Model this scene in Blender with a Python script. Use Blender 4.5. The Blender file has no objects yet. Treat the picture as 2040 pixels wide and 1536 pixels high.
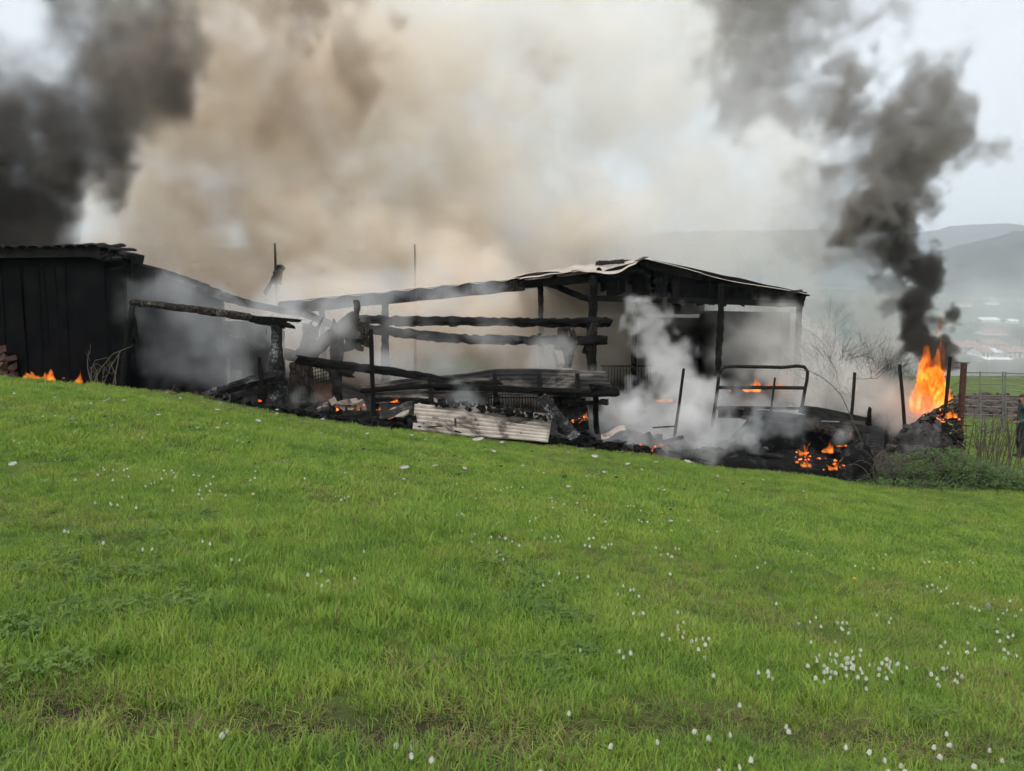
import bpy, bmesh, math, random
import numpy as np
from mathutils import Vector, Matrix
R = math.radians
sc = bpy.context.scene
C = sc.collection

# ------------------------------------------------------------------ camera
F_PX, W_PX, H_PX, HORIZON = 1541.0, 2040.0, 1536.0, 610.0
EYE = Vector((0.0, 0.0, 1.6))
PITCH = math.atan((H_PX / 2 - HORIZON) / F_PX)
cam_data = bpy.data.cameras.new('camera')
cam_data.sensor_fit = 'HORIZONTAL'
cam_data.sensor_width = 36.0
cam_data.lens = 36.0 * F_PX / W_PX
cam_data.clip_start, cam_data.clip_end = 0.05, 30000.0
cam = bpy.data.objects.new('camera', cam_data)
C.objects.link(cam)
cam.location = EYE
cam.rotation_euler = (math.pi / 2 - PITCH, 0, 0)
sc.camera = cam

# ------------------------------------------------------------------ sky and sun
SUN_EL, SUN_ROT = R(58), R(205)
world = bpy.data.worlds.new('World'); sc.world = world; world.use_nodes = True
nt = world.node_tree; nt.nodes.clear()
def wn(t, **k):
    n = nt.nodes.new(t)
    for a, b in k.items(): setattr(n, a, b)
    return n
sky = wn('ShaderNodeTexSky', sky_type='NISHITA', sun_disc=False, sun_elevation=SUN_EL, sun_rotation=SUN_ROT,
         air_density=1.0, dust_density=6.0, ozone_density=1.0)
hsv = wn('ShaderNodeHueSaturation'); hsv.inputs['Saturation'].default_value = 0.25
tc = wn('ShaderNodeTexCoord')
noi = wn('ShaderNodeTexNoise'); noi.inputs['Scale'].default_value = 2.2; noi.inputs['Detail'].default_value = 5
rmp = wn('ShaderNodeMapRange'); rmp.inputs['To Min'].default_value = 0.85; rmp.inputs['To Max'].default_value = 1.15
mixn = wn('ShaderNodeMix', data_type='RGBA', blend_type='MULTIPLY'); mixn.inputs['Factor'].default_value = 1.0
cmix = wn('ShaderNodeMix', data_type='RGBA'); cmix.inputs['Factor'].default_value = 0.75
cmix.inputs['B'].default_value = (7.2, 7.6, 8.15, 1)            # even cloud cover
bg = wn('ShaderNodeBackground'); bg.inputs['Strength'].default_value = 0.105
out = wn('ShaderNodeOutputWorld')
L = nt.links.new
L(sky.outputs[0], hsv.inputs['Color']); L(hsv.outputs[0], cmix.inputs['A'])
L(tc.outputs['Generated'], noi.inputs['Vector']); L(noi.outputs['Fac'], rmp.inputs['Value'])
L(cmix.outputs['Result'], mixn.inputs['A']); L(rmp.outputs[0], mixn.inputs['B'])
L(mixn.outputs['Result'], bg.inputs['Color']); L(bg.outputs[0], out.inputs['Surface'])
sd = bpy.data.lights.new('sun', 'SUN'); sd.energy = 1.5; sd.angle = R(14); sd.color = (1.0, 0.96, 0.9)
sun = bpy.data.objects.new('sun', sd); C.objects.link(sun)
sun_dir = Vector((math.sin(SUN_ROT) * math.cos(SUN_EL), math.cos(SUN_ROT) * math.cos(SUN_EL), math.sin(SUN_EL)))
sun.rotation_euler = sun_dir.to_track_quat('Z', 'Y').to_euler()

# ------------------------------------------------------------------ render settings
sc.render.engine = 'CYCLES'
cy = sc.cycles
cy.use_denoising = True; cy.denoiser = 'OPENIMAGEDENOISE'
cy.max_bounces = 12; cy.diffuse_bounces = 2; cy.glossy_bounces = 2; cy.transmission_bounces = 2
cy.transparent_max_bounces = 8; cy.volume_bounces = 8
cy.volume_step_rate = 2.0; cy.volume_max_steps = 256
cy.use_adaptive_sampling = True; cy.adaptive_threshold = 0.05; cy.adaptive_min_samples = 24
cy.sample_clamp_indirect = 6.0
sc.view_settings.view_transform = 'Standard'; sc.view_settings.look = 'None'
sc.view_settings.exposure = 0.55; sc.view_settings.gamma = 1.0; sc.view_settings.use_curve_mapping = False
# ------------------------------------------------------------------ helpers
def P(px, py, Y):
    """point of the place seen at photo pixel (px, py) that stands Y metres ahead"""
    u = (px - W_PX / 2) / F_PX; v = (H_PX / 2 - py) / F_PX
    d = Vector((u, math.cos(PITCH) + v * math.sin(PITCH), -math.sin(PITCH) + v * math.cos(PITCH)))
    return EYE + d * (Y / d.y)
def tag(o, label=None, cat=None, group=None, kind=None):
    for k, v in (('label', label), ('category', cat), ('group', group), ('kind', kind)):
        if v: o[k] = v
    return o
def empty(name, loc, rz=0.0):
    o = bpy.data.objects.new(name, None); C.objects.link(o); o.location = loc; o.rotation_euler.z = rz
    o.empty_display_size = 0.2; return o
def link(name, me, parent=None, keep=True):
    o = bpy.data.objects.new(name, me); C.objects.link(o)
    if parent is not None:
        o.parent = parent
        if keep: o.matrix_parent_inverse = (Matrix.Translation(parent.location) @ Matrix.Rotation(parent.rotation_euler.z, 4, 'Z')).inverted() if parent.parent is None else Matrix()
    return o
def mesh(name, vs, fs, mats, smooth=False, idx=None):
    me = bpy.data.meshes.new(name); me.from_pydata([tuple(v) for v in vs], [], fs)
    for m in (mats if isinstance(mats, (list, tuple)) else [mats]): me.materials.append(m)
    if smooth: me.polygons.foreach_set('use_smooth', [True] * len(me.polygons))
    if idx is not None: me.polygons.foreach_set('material_index', idx)
    me.update(); return me
def obj(name, vs, fs, mats, parent=None, smooth=False, idx=None):
    """mesh object in world coordinates; its origin goes to its base centre unless it has a parent"""
    vs = [Vector(v) for v in vs]
    if parent is None:
        c = sum(vs, Vector()) / len(vs); c.z = min(v.z for v in vs)
        o = link(name, mesh(name, [v - c for v in vs], fs, mats, smooth, idx)); o.location = c
    else:
        o = link(name, mesh(name, vs, fs, mats, smooth, idx), parent)
    return o
class Geo:
    """collects shapes for ONE mesh"""
    def __init__(s): s.v = []; s.f = []; s.i = []
    def add(s, vs, fs, k=0):
        n = len(s.v); s.v += [Vector(v) for v in vs]; s.f += [tuple(a + n for a in f) for f in fs]; s.i += [k] * len(fs); return s
    def build(s, name, mats, parent=None, smooth=False): return obj(name, s.v, s.f, mats, parent, smooth, s.i)
def frame(d):
    d = d.normalized(); a = Vector((0, 0, 1)) if abs(d.z) < .9 else Vector((1, 0, 0))
    x = d.cross(a).normalized(); return x, x.cross(d).normalized()
def tube(pts, rad, sides=8, caps=True):
    vs, fs = [], []; n = len(pts); pts = [Vector(p) for p in pts]
    for i, p in enumerate(pts):
        d = pts[min(i + 1, n - 1)] - pts[max(i - 1, 0)]; x, y = frame(d)
        r = rad[i] if hasattr(rad, '__len__') else rad
        for k in range(sides):
            a = 2 * math.pi * k / sides; vs.append(p + (x * math.cos(a) + y * math.sin(a)) * r)
    for i in range(n - 1):
        for k in range(sides):
            k2 = (k + 1) % sides; fs.append((i * sides + k, i * sides + k2, (i + 1) * sides + k2, (i + 1) * sides + k))
    if caps: fs.append(tuple(range(sides))[::-1]); fs.append(tuple((n - 1) * sides + k for k in range(sides)))
    return vs, fs
def charred(p0, p1, r0, r1, seed, rough=.16, sides=10, rings=18, bend=0.0, jag=.5, mid=None):
    """a burnt log: uneven round section, wandering axis, broken end"""
    rng = random.Random(seed); p0, p1 = Vector(p0), Vector(p1); d = p1 - p0; L_ = d.length; x, y = frame(d)
    vs, fs = [], []; ph = [rng.uniform(0, 6.28) for _ in range(8)]
    ang = [rng.uniform(.8, 1.2) for _ in range(sides)]
    for i in range(rings + 1):
        t = i / rings; c = p0 + d * t
        if mid is not None: c = p0 * (1 - t) ** 2 + Vector(mid) * 2 * t * (1 - t) + p1 * t * t
        r = r0 + (r1 - r0) * t
        c = c + x * (math.sin(t * 5 + ph[0]) * r * .25 + math.sin(t * 13 + ph[1]) * r * .12) + y * (math.sin(t * 4 + ph[2]) * r * .25) - Vector((0, 0, 1)) * bend * 4 * t * (1 - t)
        for k in range(sides):
            a = 2 * math.pi * k / sides
            q = r * ang[k] * (1 + rough * (math.sin(3 * a + t * 9 + ph[3]) * .5 + rng.uniform(-1, 1) * .9))
            e = d.normalized() * (rng.uniform(-1, 1) * r * jag * 1.6 if i in (0, rings) else 0)
            vs.append(c + (x * math.cos(a) + y * math.sin(a)) * q + e)
    for i in range(rings):
        for k in range(sides):
            k2 = (k + 1) % sides; fs.append((i * sides + k, i * sides + k2, (i + 1) * sides + k2, (i + 1) * sides + k))
    fs.append(tuple(range(sides))[::-1]); fs.append(tuple(rings * sides + k for k in range(sides)))
    return vs, fs
def board(p0, p1, w, t, seed=0, n=8, rough=.06, up=None, ragged=.0):
    """sawn or burnt plank from p0 to p1, w wide, t thick"""
    rng = random.Random(seed); p0, p1 = Vector(p0), Vector(p1); d = p1 - p0
    x, y = frame(d)
    if up is not None: y = (Vector(up) - d.normalized() * Vector(up).dot(d.normalized())).normalized(); x = d.normalized().cross(y)
    vs, fs = [], []
    for i in range(n + 1):
        c = p0 + d * i / n
        for sx, sy in ((-1, -1), (1, -1), (1, 1), (-1, 1)):
            e = d.normalized() * (rng.uniform(-1, 1) * ragged if i in (0, n) else 0)
            vs.append(c + x * sx * t / 2 * (1 + rng.uniform(-rough, rough)) + y * sy * w / 2 * (1 + rng.uniform(-rough, rough)) + e)
    for i in range(n):
        for k in range(4): k2 = (k + 1) % 4; fs.append((i * 4 + k, i * 4 + k2, i * 4 + 4 + k2, i * 4 + 4 + k))
    fs.append((3, 2, 1, 0)); fs.append(tuple(n * 4 + k for k in range(4)))
    return vs, fs
def box(lo, hi):
    a, b = lo, hi
    vs = [(x, y, z) for z in (a[2], b[2]) for y in (a[1], b[1]) for x in (a[0], b[0])]
    return vs, [(0, 2, 3, 1), (4, 5, 7, 6), (0, 1, 5, 4), (2, 6, 7, 3), (0, 4, 6, 2), (1, 3, 7, 5)]
def sheet(fn, nu, nv, thick, two=False):
    """curved sheet with real thickness; fn(u, v) gives its upper face"""
    top = [[Vector(fn(i / nu, j / nv)) for j in range(nv + 1)] for i in range(nu + 1)]
    vs, fs, idx = [], [], []
    N = (nu + 1) * (nv + 1)
    for i in range(nu + 1):
        for j in range(nv + 1): vs.append(top[i][j])
    for i in range(nu + 1):
        for j in range(nv + 1):
            a = top[min(i + 1, nu)][j] - top[max(i - 1, 0)][j]; b = top[i][min(j + 1, nv)] - top[i][max(j - 1, 0)]
            n = a.cross(b); n = n.normalized() if n.length > 1e-9 else Vector((0, 0, 1)); vs.append(top[i][j] - n * thick)
    q = lambda i, j: i * (nv + 1) + j
    for i in range(nu):
        for j in range(nv):
            fs.append((q(i, j), q(i + 1, j), q(i + 1, j + 1), q(i, j + 1))); idx.append(0)
            fs.append(tuple(N + k for k in (q(i, j), q(i, j + 1), q(i + 1, j + 1), q(i + 1, j)))); idx.append(1 if two else 0)
    ring = [q(i, 0) for i in range(nu + 1)] + [q(nu, j) for j in range(1, nv + 1)] + [q(i, nv) for i in range(nu - 1, -1, -1)] + [q(0, j) for j in range(nv - 1, 0, -1)]
    for k in range(len(ring)):
        a, b = ring[k], ring[(k + 1) % len(ring)]; fs.append((b, a, N + a, N + b)); idx.append(1 if two else 0)
    return vs, fs, idx
def chunk(c, s, rng, flat=1.0):
    """an irregular broken lump"""
    vs, fs = box((-1, -1, -1), (1, 1, 1)); m = Matrix.Rotation(rng.uniform(0, 6.28), 3, 'Z') @ Matrix.Rotation(rng.uniform(-.6, .6), 3, 'X') @ Matrix.Rotation(rng.uniform(-.6, .6), 3, 'Y')
    sx, sy, sz = s * rng.uniform(.5, 1.3), s * rng.uniform(.5, 1.3), s * rng.uniform(.4, .9) * flat
    out = []
    for v in vs:
        p = m @ Vector((v[0] * sx * rng.uniform(.55, 1.1), v[1] * sy * rng.uniform(.55, 1.1), v[2] * sz * rng.uniform(.55, 1.1))); out.append(Vector(c) + p)
    return out, fs

# ------------------------------------------------------------------ materials
def nodes(name):
    m = bpy.data.materials.new(name); m.use_nodes = True; t = m.node_tree; t.nodes.clear()
    o = t.nodes.new('ShaderNodeOutputMaterial'); b = t.nodes.new('ShaderNodeBsdfPrincipled'); t.links.new(b.outputs[0], o.inputs['Surface'])
    return m, t, b
def ramp(t, stops, interp='LINEAR'):
    r = t.nodes.new('ShaderNodeValToRGB'); cr = r.color_ramp; cr.interpolation = interp
    while len(cr.elements) < len(stops): cr.elements.new(.5)
    for e, (p, c) in zip(cr.elements, stops): e.position = p; e.color = (*c, 1) if len(c) == 3 else c
    return r
def noise(t, vec, scale, detail=6, rough=.6, dist=0.0):
    n = t.nodes.new('ShaderNodeTexNoise'); n.inputs['Scale'].default_value = scale; n.inputs['Detail'].default_value = detail
    n.inputs['Roughness'].default_value = rough; n.inputs['Distortion'].default_value = dist
    if vec: t.links.new(vec, n.inputs['Vector'])
    return n
def coords(t, stretch=(1, 1, 1), world=False):
    mp = t.nodes.new('ShaderNodeMapping'); mp.inputs['Scale'].default_value = stretch
    if world: t.links.new(t.nodes.new('ShaderNodeNewGeometry').outputs['Position'], mp.inputs['Vector'])
    else: t.links.new(t.nodes.new('ShaderNodeTexCoord').outputs['Object'], mp.inputs['Vector'])
    return mp.outputs[0]
def mat(name, stops, scale=4.0, rough=.85, bump=.3, bscale=None, metal=0.0, stretch=(1, 1, 1), world=False, spec=.3, dist=.0, bdist=.02):
    m, t, b = nodes(name); v = coords(t, stretch, world)
    n = noise(t, v, scale, 7, .62, dist); r = ramp(t, stops); t.links.new(n.outputs['Fac'], r.inputs[0]); t.links.new(r.outputs[0], b.inputs['Base Color'])
    b.inputs['Roughness'].default_value = rough; b.inputs['Metallic'].default_value = metal; b.inputs['Specular IOR Level'].default_value = spec
    if bump:
        bn = noise(t, v, bscale or scale * 5, 8, .7); bp = t.nodes.new('ShaderNodeBump'); bp.inputs['Strength'].default_value = bump; bp.inputs['Distance'].default_value = bdist
        t.links.new(bn.outputs['Fac'], bp.inputs['Height']); t.links.new(bp.outputs[0], b.inputs['Normal'])
    return m
def char_mat(name, dark, mid, ash, ash_at=.62, crack=22.0, stretch=(1, 1, 1)):
    """alligatored charcoal with grey ash on the plates"""
    m, t, b = nodes(name); v = coords(t, stretch)
    vo = t.nodes.new('ShaderNodeTexVoronoi'); vo.feature = 'DISTANCE_TO_EDGE'; vo.inputs['Scale'].default_value = crack
    wob = noise(t, v, crack * .4, 3); ad = t.nodes.new('ShaderNodeVectorMath'); ad.operation = 'MULTIPLY_ADD'; ad.inputs[1].default_value = (.09,) * 3
    t.links.new(wob.outputs['Color'], ad.inputs[0]); t.links.new(v, ad.inputs[2]); t.links.new(ad.outputs[0], vo.inputs['Vector'])
    n = noise(t, v, 3.0, 8, .7, .4); r = ramp(t, [(.3, dark), (.52, mid), (ash_at, mid), (min(.98, ash_at + .12), ash)]); t.links.new(n.outputs['Fac'], r.inputs[0])
    ed = t.nodes.new('ShaderNodeMapRange'); ed.inputs['From Max'].default_value = .12; t.links.new(vo.outputs['Distance'], ed.inputs['Value'])
    mx = t.nodes.new('ShaderNodeMix'); mx.data_type = 'RGBA'; mx.inputs['A'].default_value = (*dark, 1)
    t.links.new(ed.outputs[0], mx.inputs['Factor']); t.links.new(r.outputs[0], mx.inputs['B']); t.links.new(mx.outputs['Result'], b.inputs['Base Color'])
    bp = t.nodes.new('ShaderNodeBump'); bp.inputs['Strength'].default_value = .8; bp.inputs['Distance'].default_value = .03
    t.links.new(ed.outputs[0], bp.inputs['Height']); t.links.new(bp.outputs[0], b.inputs['Normal'])
    b.inputs['Roughness'].default_value = .85; b.inputs['Specular IOR Level'].default_value = .12
    return m
M = {}
M['char'] = char_mat('charcoal', (.002, .002, .002), (.009, .0085, .008), (.06, .058, .056), .66)
M['char_ash'] = char_mat('ashy_charcoal', (.004, .004, .004), (.03, .03, .03), (.26, .26, .27), .52, 16)
M['char_brown'] = char_mat('scorched_timber', (.006, .005, .0045), (.045, .037, .031), (.16, .135, .115), .54, 12, (1, 1, .4))
M['soot'] = mat('sooty_wall', [(.3, (.002, .002, .0025)), (.6, (.006, .006, .007)), (.8, (.016, .014, .013))], 2.0, .95, .5, 9, spec=.05)
M['soot_brown'] = mat('smoke_stained_wall', [(.3, (.012, .010, .009)), (.55, (.035, .03, .026)), (.75, (.09, .075, .06))], 1.2, .9, .3, 9)
M['plaster'] = mat('tan_plaster', [(.3, (.20, .165, .13)), (.6, (.32, .27, .21)), (.8, (.38, .33, .27))], 2.5, .9, .2)
M['tile'] = mat('sooted_tile', [(.3, (.006, .0055, .006)), (.6, (.016, .015, .015)), (.8, (.05, .04, .036))], 5, .9, .4, spec=.1)
M['brick'] = mat('brick', [(.3, (.035, .018, .014)), (.55, (.09, .045, .036)), (.8, (.15, .085, .07))], 6, .9, .4)
M['sheet_pale'] = mat('weathered_fibre_cement', [(.30, (.02, .018, .016)), (.41, (.12, .10, .085)), (.47, (.34, .29, .25)), (.64, (.47, .42, .365)), (.8, (.54, .50, .45))], 1.15, .9, .4, 30, stretch=(1, 1, 1.5), dist=.9)
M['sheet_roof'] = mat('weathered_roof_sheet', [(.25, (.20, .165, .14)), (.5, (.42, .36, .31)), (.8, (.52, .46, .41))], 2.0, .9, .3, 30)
M['sheet_sooty'] = mat('scorched_fibre_cement', [(.40, (.006, .006, .006)), (.48, (.025, .023, .021)), (.57, (.095, .08, .068)), (.75, (.19, .165, .14))], 1.1, .9, .35, 25, dist=1.0, stretch=(1, 1, 2.2))
M['sheet_dark'] = mat('black_fibre_cement', [(.34, (.004, .004, .004)), (.55, (.02, .019, .018)), (.72, (.08, .072, .065))], 1.6, .9, .35, 25, dist=1.0, spec=.1)
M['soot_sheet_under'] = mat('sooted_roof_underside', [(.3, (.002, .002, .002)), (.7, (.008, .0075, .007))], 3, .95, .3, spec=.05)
M['rust'] = mat('rusted_iron', [(.3, (.03, .016, .012)), (.55, (.075, .036, .026)), (.8, (.13, .065, .045))], 14, .8, .4)
M['iron'] = mat('burnt_iron', [(.3, (.006, .0055, .005)), (.6, (.018, .015, .013)), (.8, (.045, .034, .028))], 18, .8, .3, metal=.0, spec=.15)
M['galv'] = mat('galvanised_tube', [(.3, (.13, .14, .14)), (.6, (.24, .25, .25)), (.8, (.34, .35, .35))], 12, .6, .15, metal=.4)
M['stone'] = mat('scorched_stone', [(.25, (.05, .045, .04)), (.5, (.24, .19, .155)), (.75, (.36, .30, .25))], 3, .9, .5, 14)
M['ash_clod'] = mat('ash_and_clinker', [(.3, (.002, .002, .002)), (.55, (.009, .009, .009)), (.66, (.04, .04, .04)), (.78, (.20, .20, .195))], 5, .95, .9, 22, dist=.5, spec=.1)
M['ash_grey'] = mat('grey_ash', [(.3, (.010, .009, .009)), (.5, (.045, .041, .04)), (.75, (.13, .12, .115))], 4, .95, .9, 18, dist=.5, spec=.1)
M['fragment'] = mat('pale_fragment', [(.3, (.20, .19, .175)), (.6, (.38, .37, .34)), (.8, (.50, .48, .45))], 9, .9, .2)
M['fragment_dark'] = mat('sooted_fragment', [(.3, (.012, .012, .012)), (.7, (.05, .047, .045))], 9, .9, .2)
M['petal'] = mat('white_petal', [(.3, (.50, .51, .42)), (.7, (.70, .70, .64))], 60, .7, 0)
M['petal_yellow'] = mat('yellow_petal', [(.3, (.55, .36, .01)), (.7, (.72, .50, .02))], 60, .7, 0)
M['stem'] = mat('green_stem', [(.3, (.05, .09, .02)), (.7, (.09, .15, .03))], 30, .7, 0)
M['twig'] = mat('grey_brown_twig', [(.3, (.05, .042, .034)), (.6, (.12, .10, .08)), (.8, (.19, .165, .135))], 9, .9, .2)
M['twig_dark'] = mat('dark_bare_twig', [(.3, (.012, .011, .010)), (.7, (.035, .032, .03))], 9, .9, 0)

# ------------------------------------------------------------------ the lie of the land
_LAT = {}
def vnoise2(x, y, seed=0):
    lat = _LAT.get(seed)
    if lat is None: lat = _LAT[seed] = np.random.default_rng(seed).random((64, 64))
    x = np.asarray(x, float); y = np.asarray(y, float); i = np.floor(x).astype(int); j = np.floor(y).astype(int); f = x - i; g = y - j
    f = f * f * (3 - 2 * f); g = g * g * (3 - 2 * g)
    a = lat[i % 64, j % 64]; b = lat[(i + 1) % 64, j % 64]; c = lat[i % 64, (j + 1) % 64]; d = lat[(i + 1) % 64, (j + 1) % 64]
    return (a * (1 - f) + b * f) * (1 - g) + (c * (1 - f) + d * f) * g
def fbm2(x, y, seed=0, oct=4):
    s = 0; a = 1; n = 0
    for o in range(oct): s = s + a * vnoise2(np.asarray(x) * 2 ** o + 7.3 * o, np.asarray(y) * 2 ** o + 3.1 * o, seed + o); n += a; a *= .5
    return s / n
EDGE = [(-400, 728, 13.2), (-200, 738, 13.6), (0, 752, 14), (200, 769, 14.4), (340, 783, 14.7), (430, 797, 14.9), (480, 808, 15), (600, 832, 15.3), (730, 850, 15.6), (820, 860, 15.8),
        (1000, 880, 16.1), (1130, 891, 16.3), (1290, 907, 16.6), (1400, 928, 16.6), (1600, 944, 16.5), (1690, 962, 16.3), (1800, 970, 16.4), (2040, 980, 16.6), (2400, 1000, 17)]
_e = [P(*e) for e in EDGE]
EX, EY, EZ = np.array([p.x for p in _e]), np.array([p.y for p in _e]), np.array([p.z for p in _e])
VY = [0, 50, 90, 200, 330, 430, 700, 1000, 1500, 2500, 7000]
VZ = [-2.7, -2.9, -7, -18, -26, -26, -13, 0, 28, 60, 110]
def rut(x, y):
    x = np.asarray(x, float); y = np.asarray(y, float)
    return np.exp(-((y - 3.28 - .17 * x - .07 * np.sin(x * 1.7) - .12 * (fbm2(x * 3, y * 2, 47, 2) - .5)) / .16) ** 2) * np.clip(fbm2(x * 2.2 + 20, y * 3.5, 40) * 2.8 - .4, 0, 1) * np.clip(1.5 - .5 * x, .2, 1)
def ground_z(x, y):
    x = np.asarray(x, float); y = np.asarray(y, float); xc = np.clip(x, -22, 24)
    ye = np.interp(xc, EX, EY); ze = np.interp(xc, EX, EZ)
    pl = -.125 * xc - .075 * np.clip(y, -15, 40); res = ze - (-.125 * xc - .075 * ye)
    t = np.clip(y / ye, 0, 1); near = pl + res * t * t * (3 - 2 * t)
    near = near + .10 * (fbm2(x * .35 + 9, y * .35 + 4, 5) - .5) * np.clip((ye - y) / 3, 0, 1) + .05 * (fbm2(x * 1.3, y * 1.3, 6) - .5) * np.clip((ye - y) / 1.5, 0, 1) - .055 * rut(x, y)
    b = np.clip((y - ye) / 1.3, 0, 1); b = b * b * (3 - 2 * b); left = np.clip((2 - xc) / 5, 0, 1)
    far = ze - b * (.08 + .26 * left) + (-.012 + .052 * np.clip((xc - 7) / 4, 0, 1)) * np.clip(y - ye, 0, 7)
    z = np.where(y <= ye, near, far)
    w = np.clip((y - 27) / 25, 0, 1); w = w * w * (3 - 2 * w)
    zv = np.interp(y, VY, VZ) + np.clip((y - 600) / 900, 0, 1) * 30 * (fbm2(x / 700 + 5, y / 500, 71) - .5)
    return z * (1 - w) + zv * w
_GX = np.arange(-24, 34.01, .1); _GY = np.arange(0, 45.01, .1); _GZ = ground_z(*np.meshgrid(_GX, _GY, indexing='ij')).tolist()
def gz(x, y):
    i = (x + 24) * 10; j = y * 10
    if 0 <= i < 579 and 0 <= j < 449:
        a, b = int(i), int(j); f, g = i - a, j - b; r0, r1 = _GZ[a], _GZ[a + 1]
        return (r0[b] * (1 - g) + r0[b + 1] * g) * (1 - f) + (r1[b] * (1 - g) + r1[b + 1] * g) * f
    return float(ground_z(x, y))
def on_ground(px, py, y0=1.4, y1=3000):
    Y = y0; last = y0
    q = P(px, py, 1.0) - EYE
    while Y < y1:
        p = EYE + q * Y
        if p.z <= gz(p.x, p.y): break
        last = Y; Y *= 1.012
    a, b = last, Y
    for _ in range(14):
        m_ = (a + b) / 2; p = EYE + q * m_
        if p.z <= gz(p.x, p.y): b = m_
        else: a = m_
    p = P(px, py, b); return Vector((p.x, p.y, gz(p.x, p.y)))

def ground_mat():
    m, t, b = nodes('meadow_soil'); v = coords(t, world=True)
    n1 = noise(t, v, .9, 6, .6); n2 = noise(t, v, 14, 6, .7)
    g = ramp(t, [(.3, (.05, .075, .018)), (.5, (.085, .125, .026)), (.7, (.12, .15, .038))]); t.links.new(n1.outputs['Fac'], g.inputs[0])
    s = ramp(t, [(.35, (.022, .016, .012)), (.7, (.06, .045, .033))]); t.links.new(n2.outputs['Fac'], s.inputs[0])
    k = t.nodes.new('ShaderNodeAttribute'); k.attribute_name = 'soil'
    mx = t.nodes.new('ShaderNodeMix'); mx.data_type = 'RGBA'; t.links.new(k.outputs['Fac'], mx.inputs['Factor']); t.links.new(g.outputs[0], mx.inputs['A']); t.links.new(s.outputs[0], mx.inputs['B'])
    # fields of the valley: patchwork of meadow, stubble and plough
    vo = t.nodes.new('ShaderNodeTexVoronoi'); vo.inputs['Scale'].default_value = .006; mp = coords(t, (1, .55, 0), True); t.links.new(mp, vo.inputs['Vector'])
    fr = ramp(t, [(0, (.05, .065, .04)), (.3, (.075, .10, .055)), (.5, (.10, .135, .065)), (.7, (.10, .095, .07)), (1, (.06, .075, .045))], 'CONSTANT'); sx = t.nodes.new('ShaderNodeSeparateColor'); t.links.new(vo.outputs['Color'], sx.inputs[0]); t.links.new(sx.outputs[0], fr.inputs[0])
    fa = t.nodes.new('ShaderNodeAttribute'); fa.attribute_name = 'valley'
    m2 = t.nodes.new('ShaderNodeMix'); m2.data_type = 'RGBA'; t.links.new(fa.outputs['Fac'], m2.inputs['Factor']); t.links.new(mx.outputs['Result'], m2.inputs['A']); t.links.new(fr.outputs[0], m2.inputs['B'])
    # burnt earth
    bs = ramp(t, [(.3, (.006, .006, .006)), (.52, (.02, .019, .018)), (.66, (.06, .058, .055)), (.8, (.19, .185, .18))]); n3 = noise(t, v, 5, 8, .7, .6); t.links.new(n3.outputs['Fac'], bs.inputs[0])
    ba = t.nodes.new('ShaderNodeAttribute'); ba.attribute_name = 'burn'
    ad = t.nodes.new('ShaderNodeMath'); ad.operation = 'MULTIPLY_ADD'; ad.inputs[1].default_value = .8; n4 = noise(t, v, 3, 5); sb = t.nodes.new('ShaderNodeMath'); sb.operation = 'SUBTRACT'; sb.inputs[1].default_value = .5
    t.links.new(n4.outputs['Fac'], sb.inputs[0]); t.links.new(sb.outputs[0], ad.inputs[0]); t.links.new(ba.outputs['Fac'], ad.inputs[2])
    st = t.nodes.new('ShaderNodeMapRange'); st.inputs['From Min'].default_value = .4; st.inputs['From Max'].default_value = .6; t.links.new(ad.outputs[0], st.inputs['Value'])
    m3 = t.nodes.new('ShaderNodeMix'); m3.data_type = 'RGBA'; t.links.new(st.outputs[0], m3.inputs['Factor']); t.links.new(m2.outputs['Result'], m3.inputs['A']); t.links.new(bs.outputs[0], m3.inputs['B'])
    t.links.new(m3.outputs['Result'], b.inputs['Base Color']); b.inputs['Roughness'].default_value = .95; b.inputs['Specular IOR Level'].default_value = .15
    bp = t.nodes.new('ShaderNodeBump'); bp.inputs['Strength'].default_value = .6; bp.inputs['Distance'].default_value = .04; t.links.new(n2.outputs['Fac'], bp.inputs['Height']); t.links.new(bp.outputs[0], b.inputs['Normal'])
    return m
def build_ground():
    gx = np.concatenate([-np.geomspace(24, 7000, 34)[::-1], np.arange(-23.6, 26, .28), np.geomspace(26, 7000, 34)])
    gy = np.concatenate([-np.geomspace(8, 4000, 14)[::-1], np.arange(-7.5, 1, .5), np.arange(1, 4.6, .09), np.arange(4.6, 38, .28), np.geomspace(38.3, 7000, 60)])
    X, Y = np.meshgrid(gx, gy, indexing='ij'); Z = ground_z(X, Y)
    nx, ny = X.shape; vs = np.stack([X, Y, Z], -1).reshape(-1, 3)
    i, j = np.meshgrid(np.arange(nx - 1), np.arange(ny - 1), indexing='ij'); q = (i * ny + j).ravel()
    fs = np.stack([q, q + ny, q + ny + 1, q + 1], -1)
    me = bpy.data.meshes.new('ground'); me.from_pydata(vs.tolist(), [], fs.tolist()); me.polygons.foreach_set('use_smooth', [True] * len(fs))
    ye = np.interp(X, EX, EY)
    burn = np.clip((Y - ye + .35) / .5, 0, 1) * np.clip((34 - Y) / 2, 0, 1) * np.clip((np.where(Y > 16.85, 4.5 + .4 * Y, 8.3) - X) / 1.0, 0, 1) * np.clip((X + 24) / 2, 0, 1)
    for nm, a in (('burn', burn), ('soil', np.clip(rut(X, Y) * 1.3, 0, 1)), ('valley', np.clip((Y - 48) / 6, 0, 1))):
        at = me.attributes.new(nm, 'FLOAT', 'POINT'); at.data.foreach_set('value', a.ravel().astype(np.float32))
    me.materials.append(ground_mat()); o = link('ground', me); tag(o, 'sloping green meadow and valley ground with a scorched strip at the barn', kind='structure'); return o
build_ground()

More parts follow.
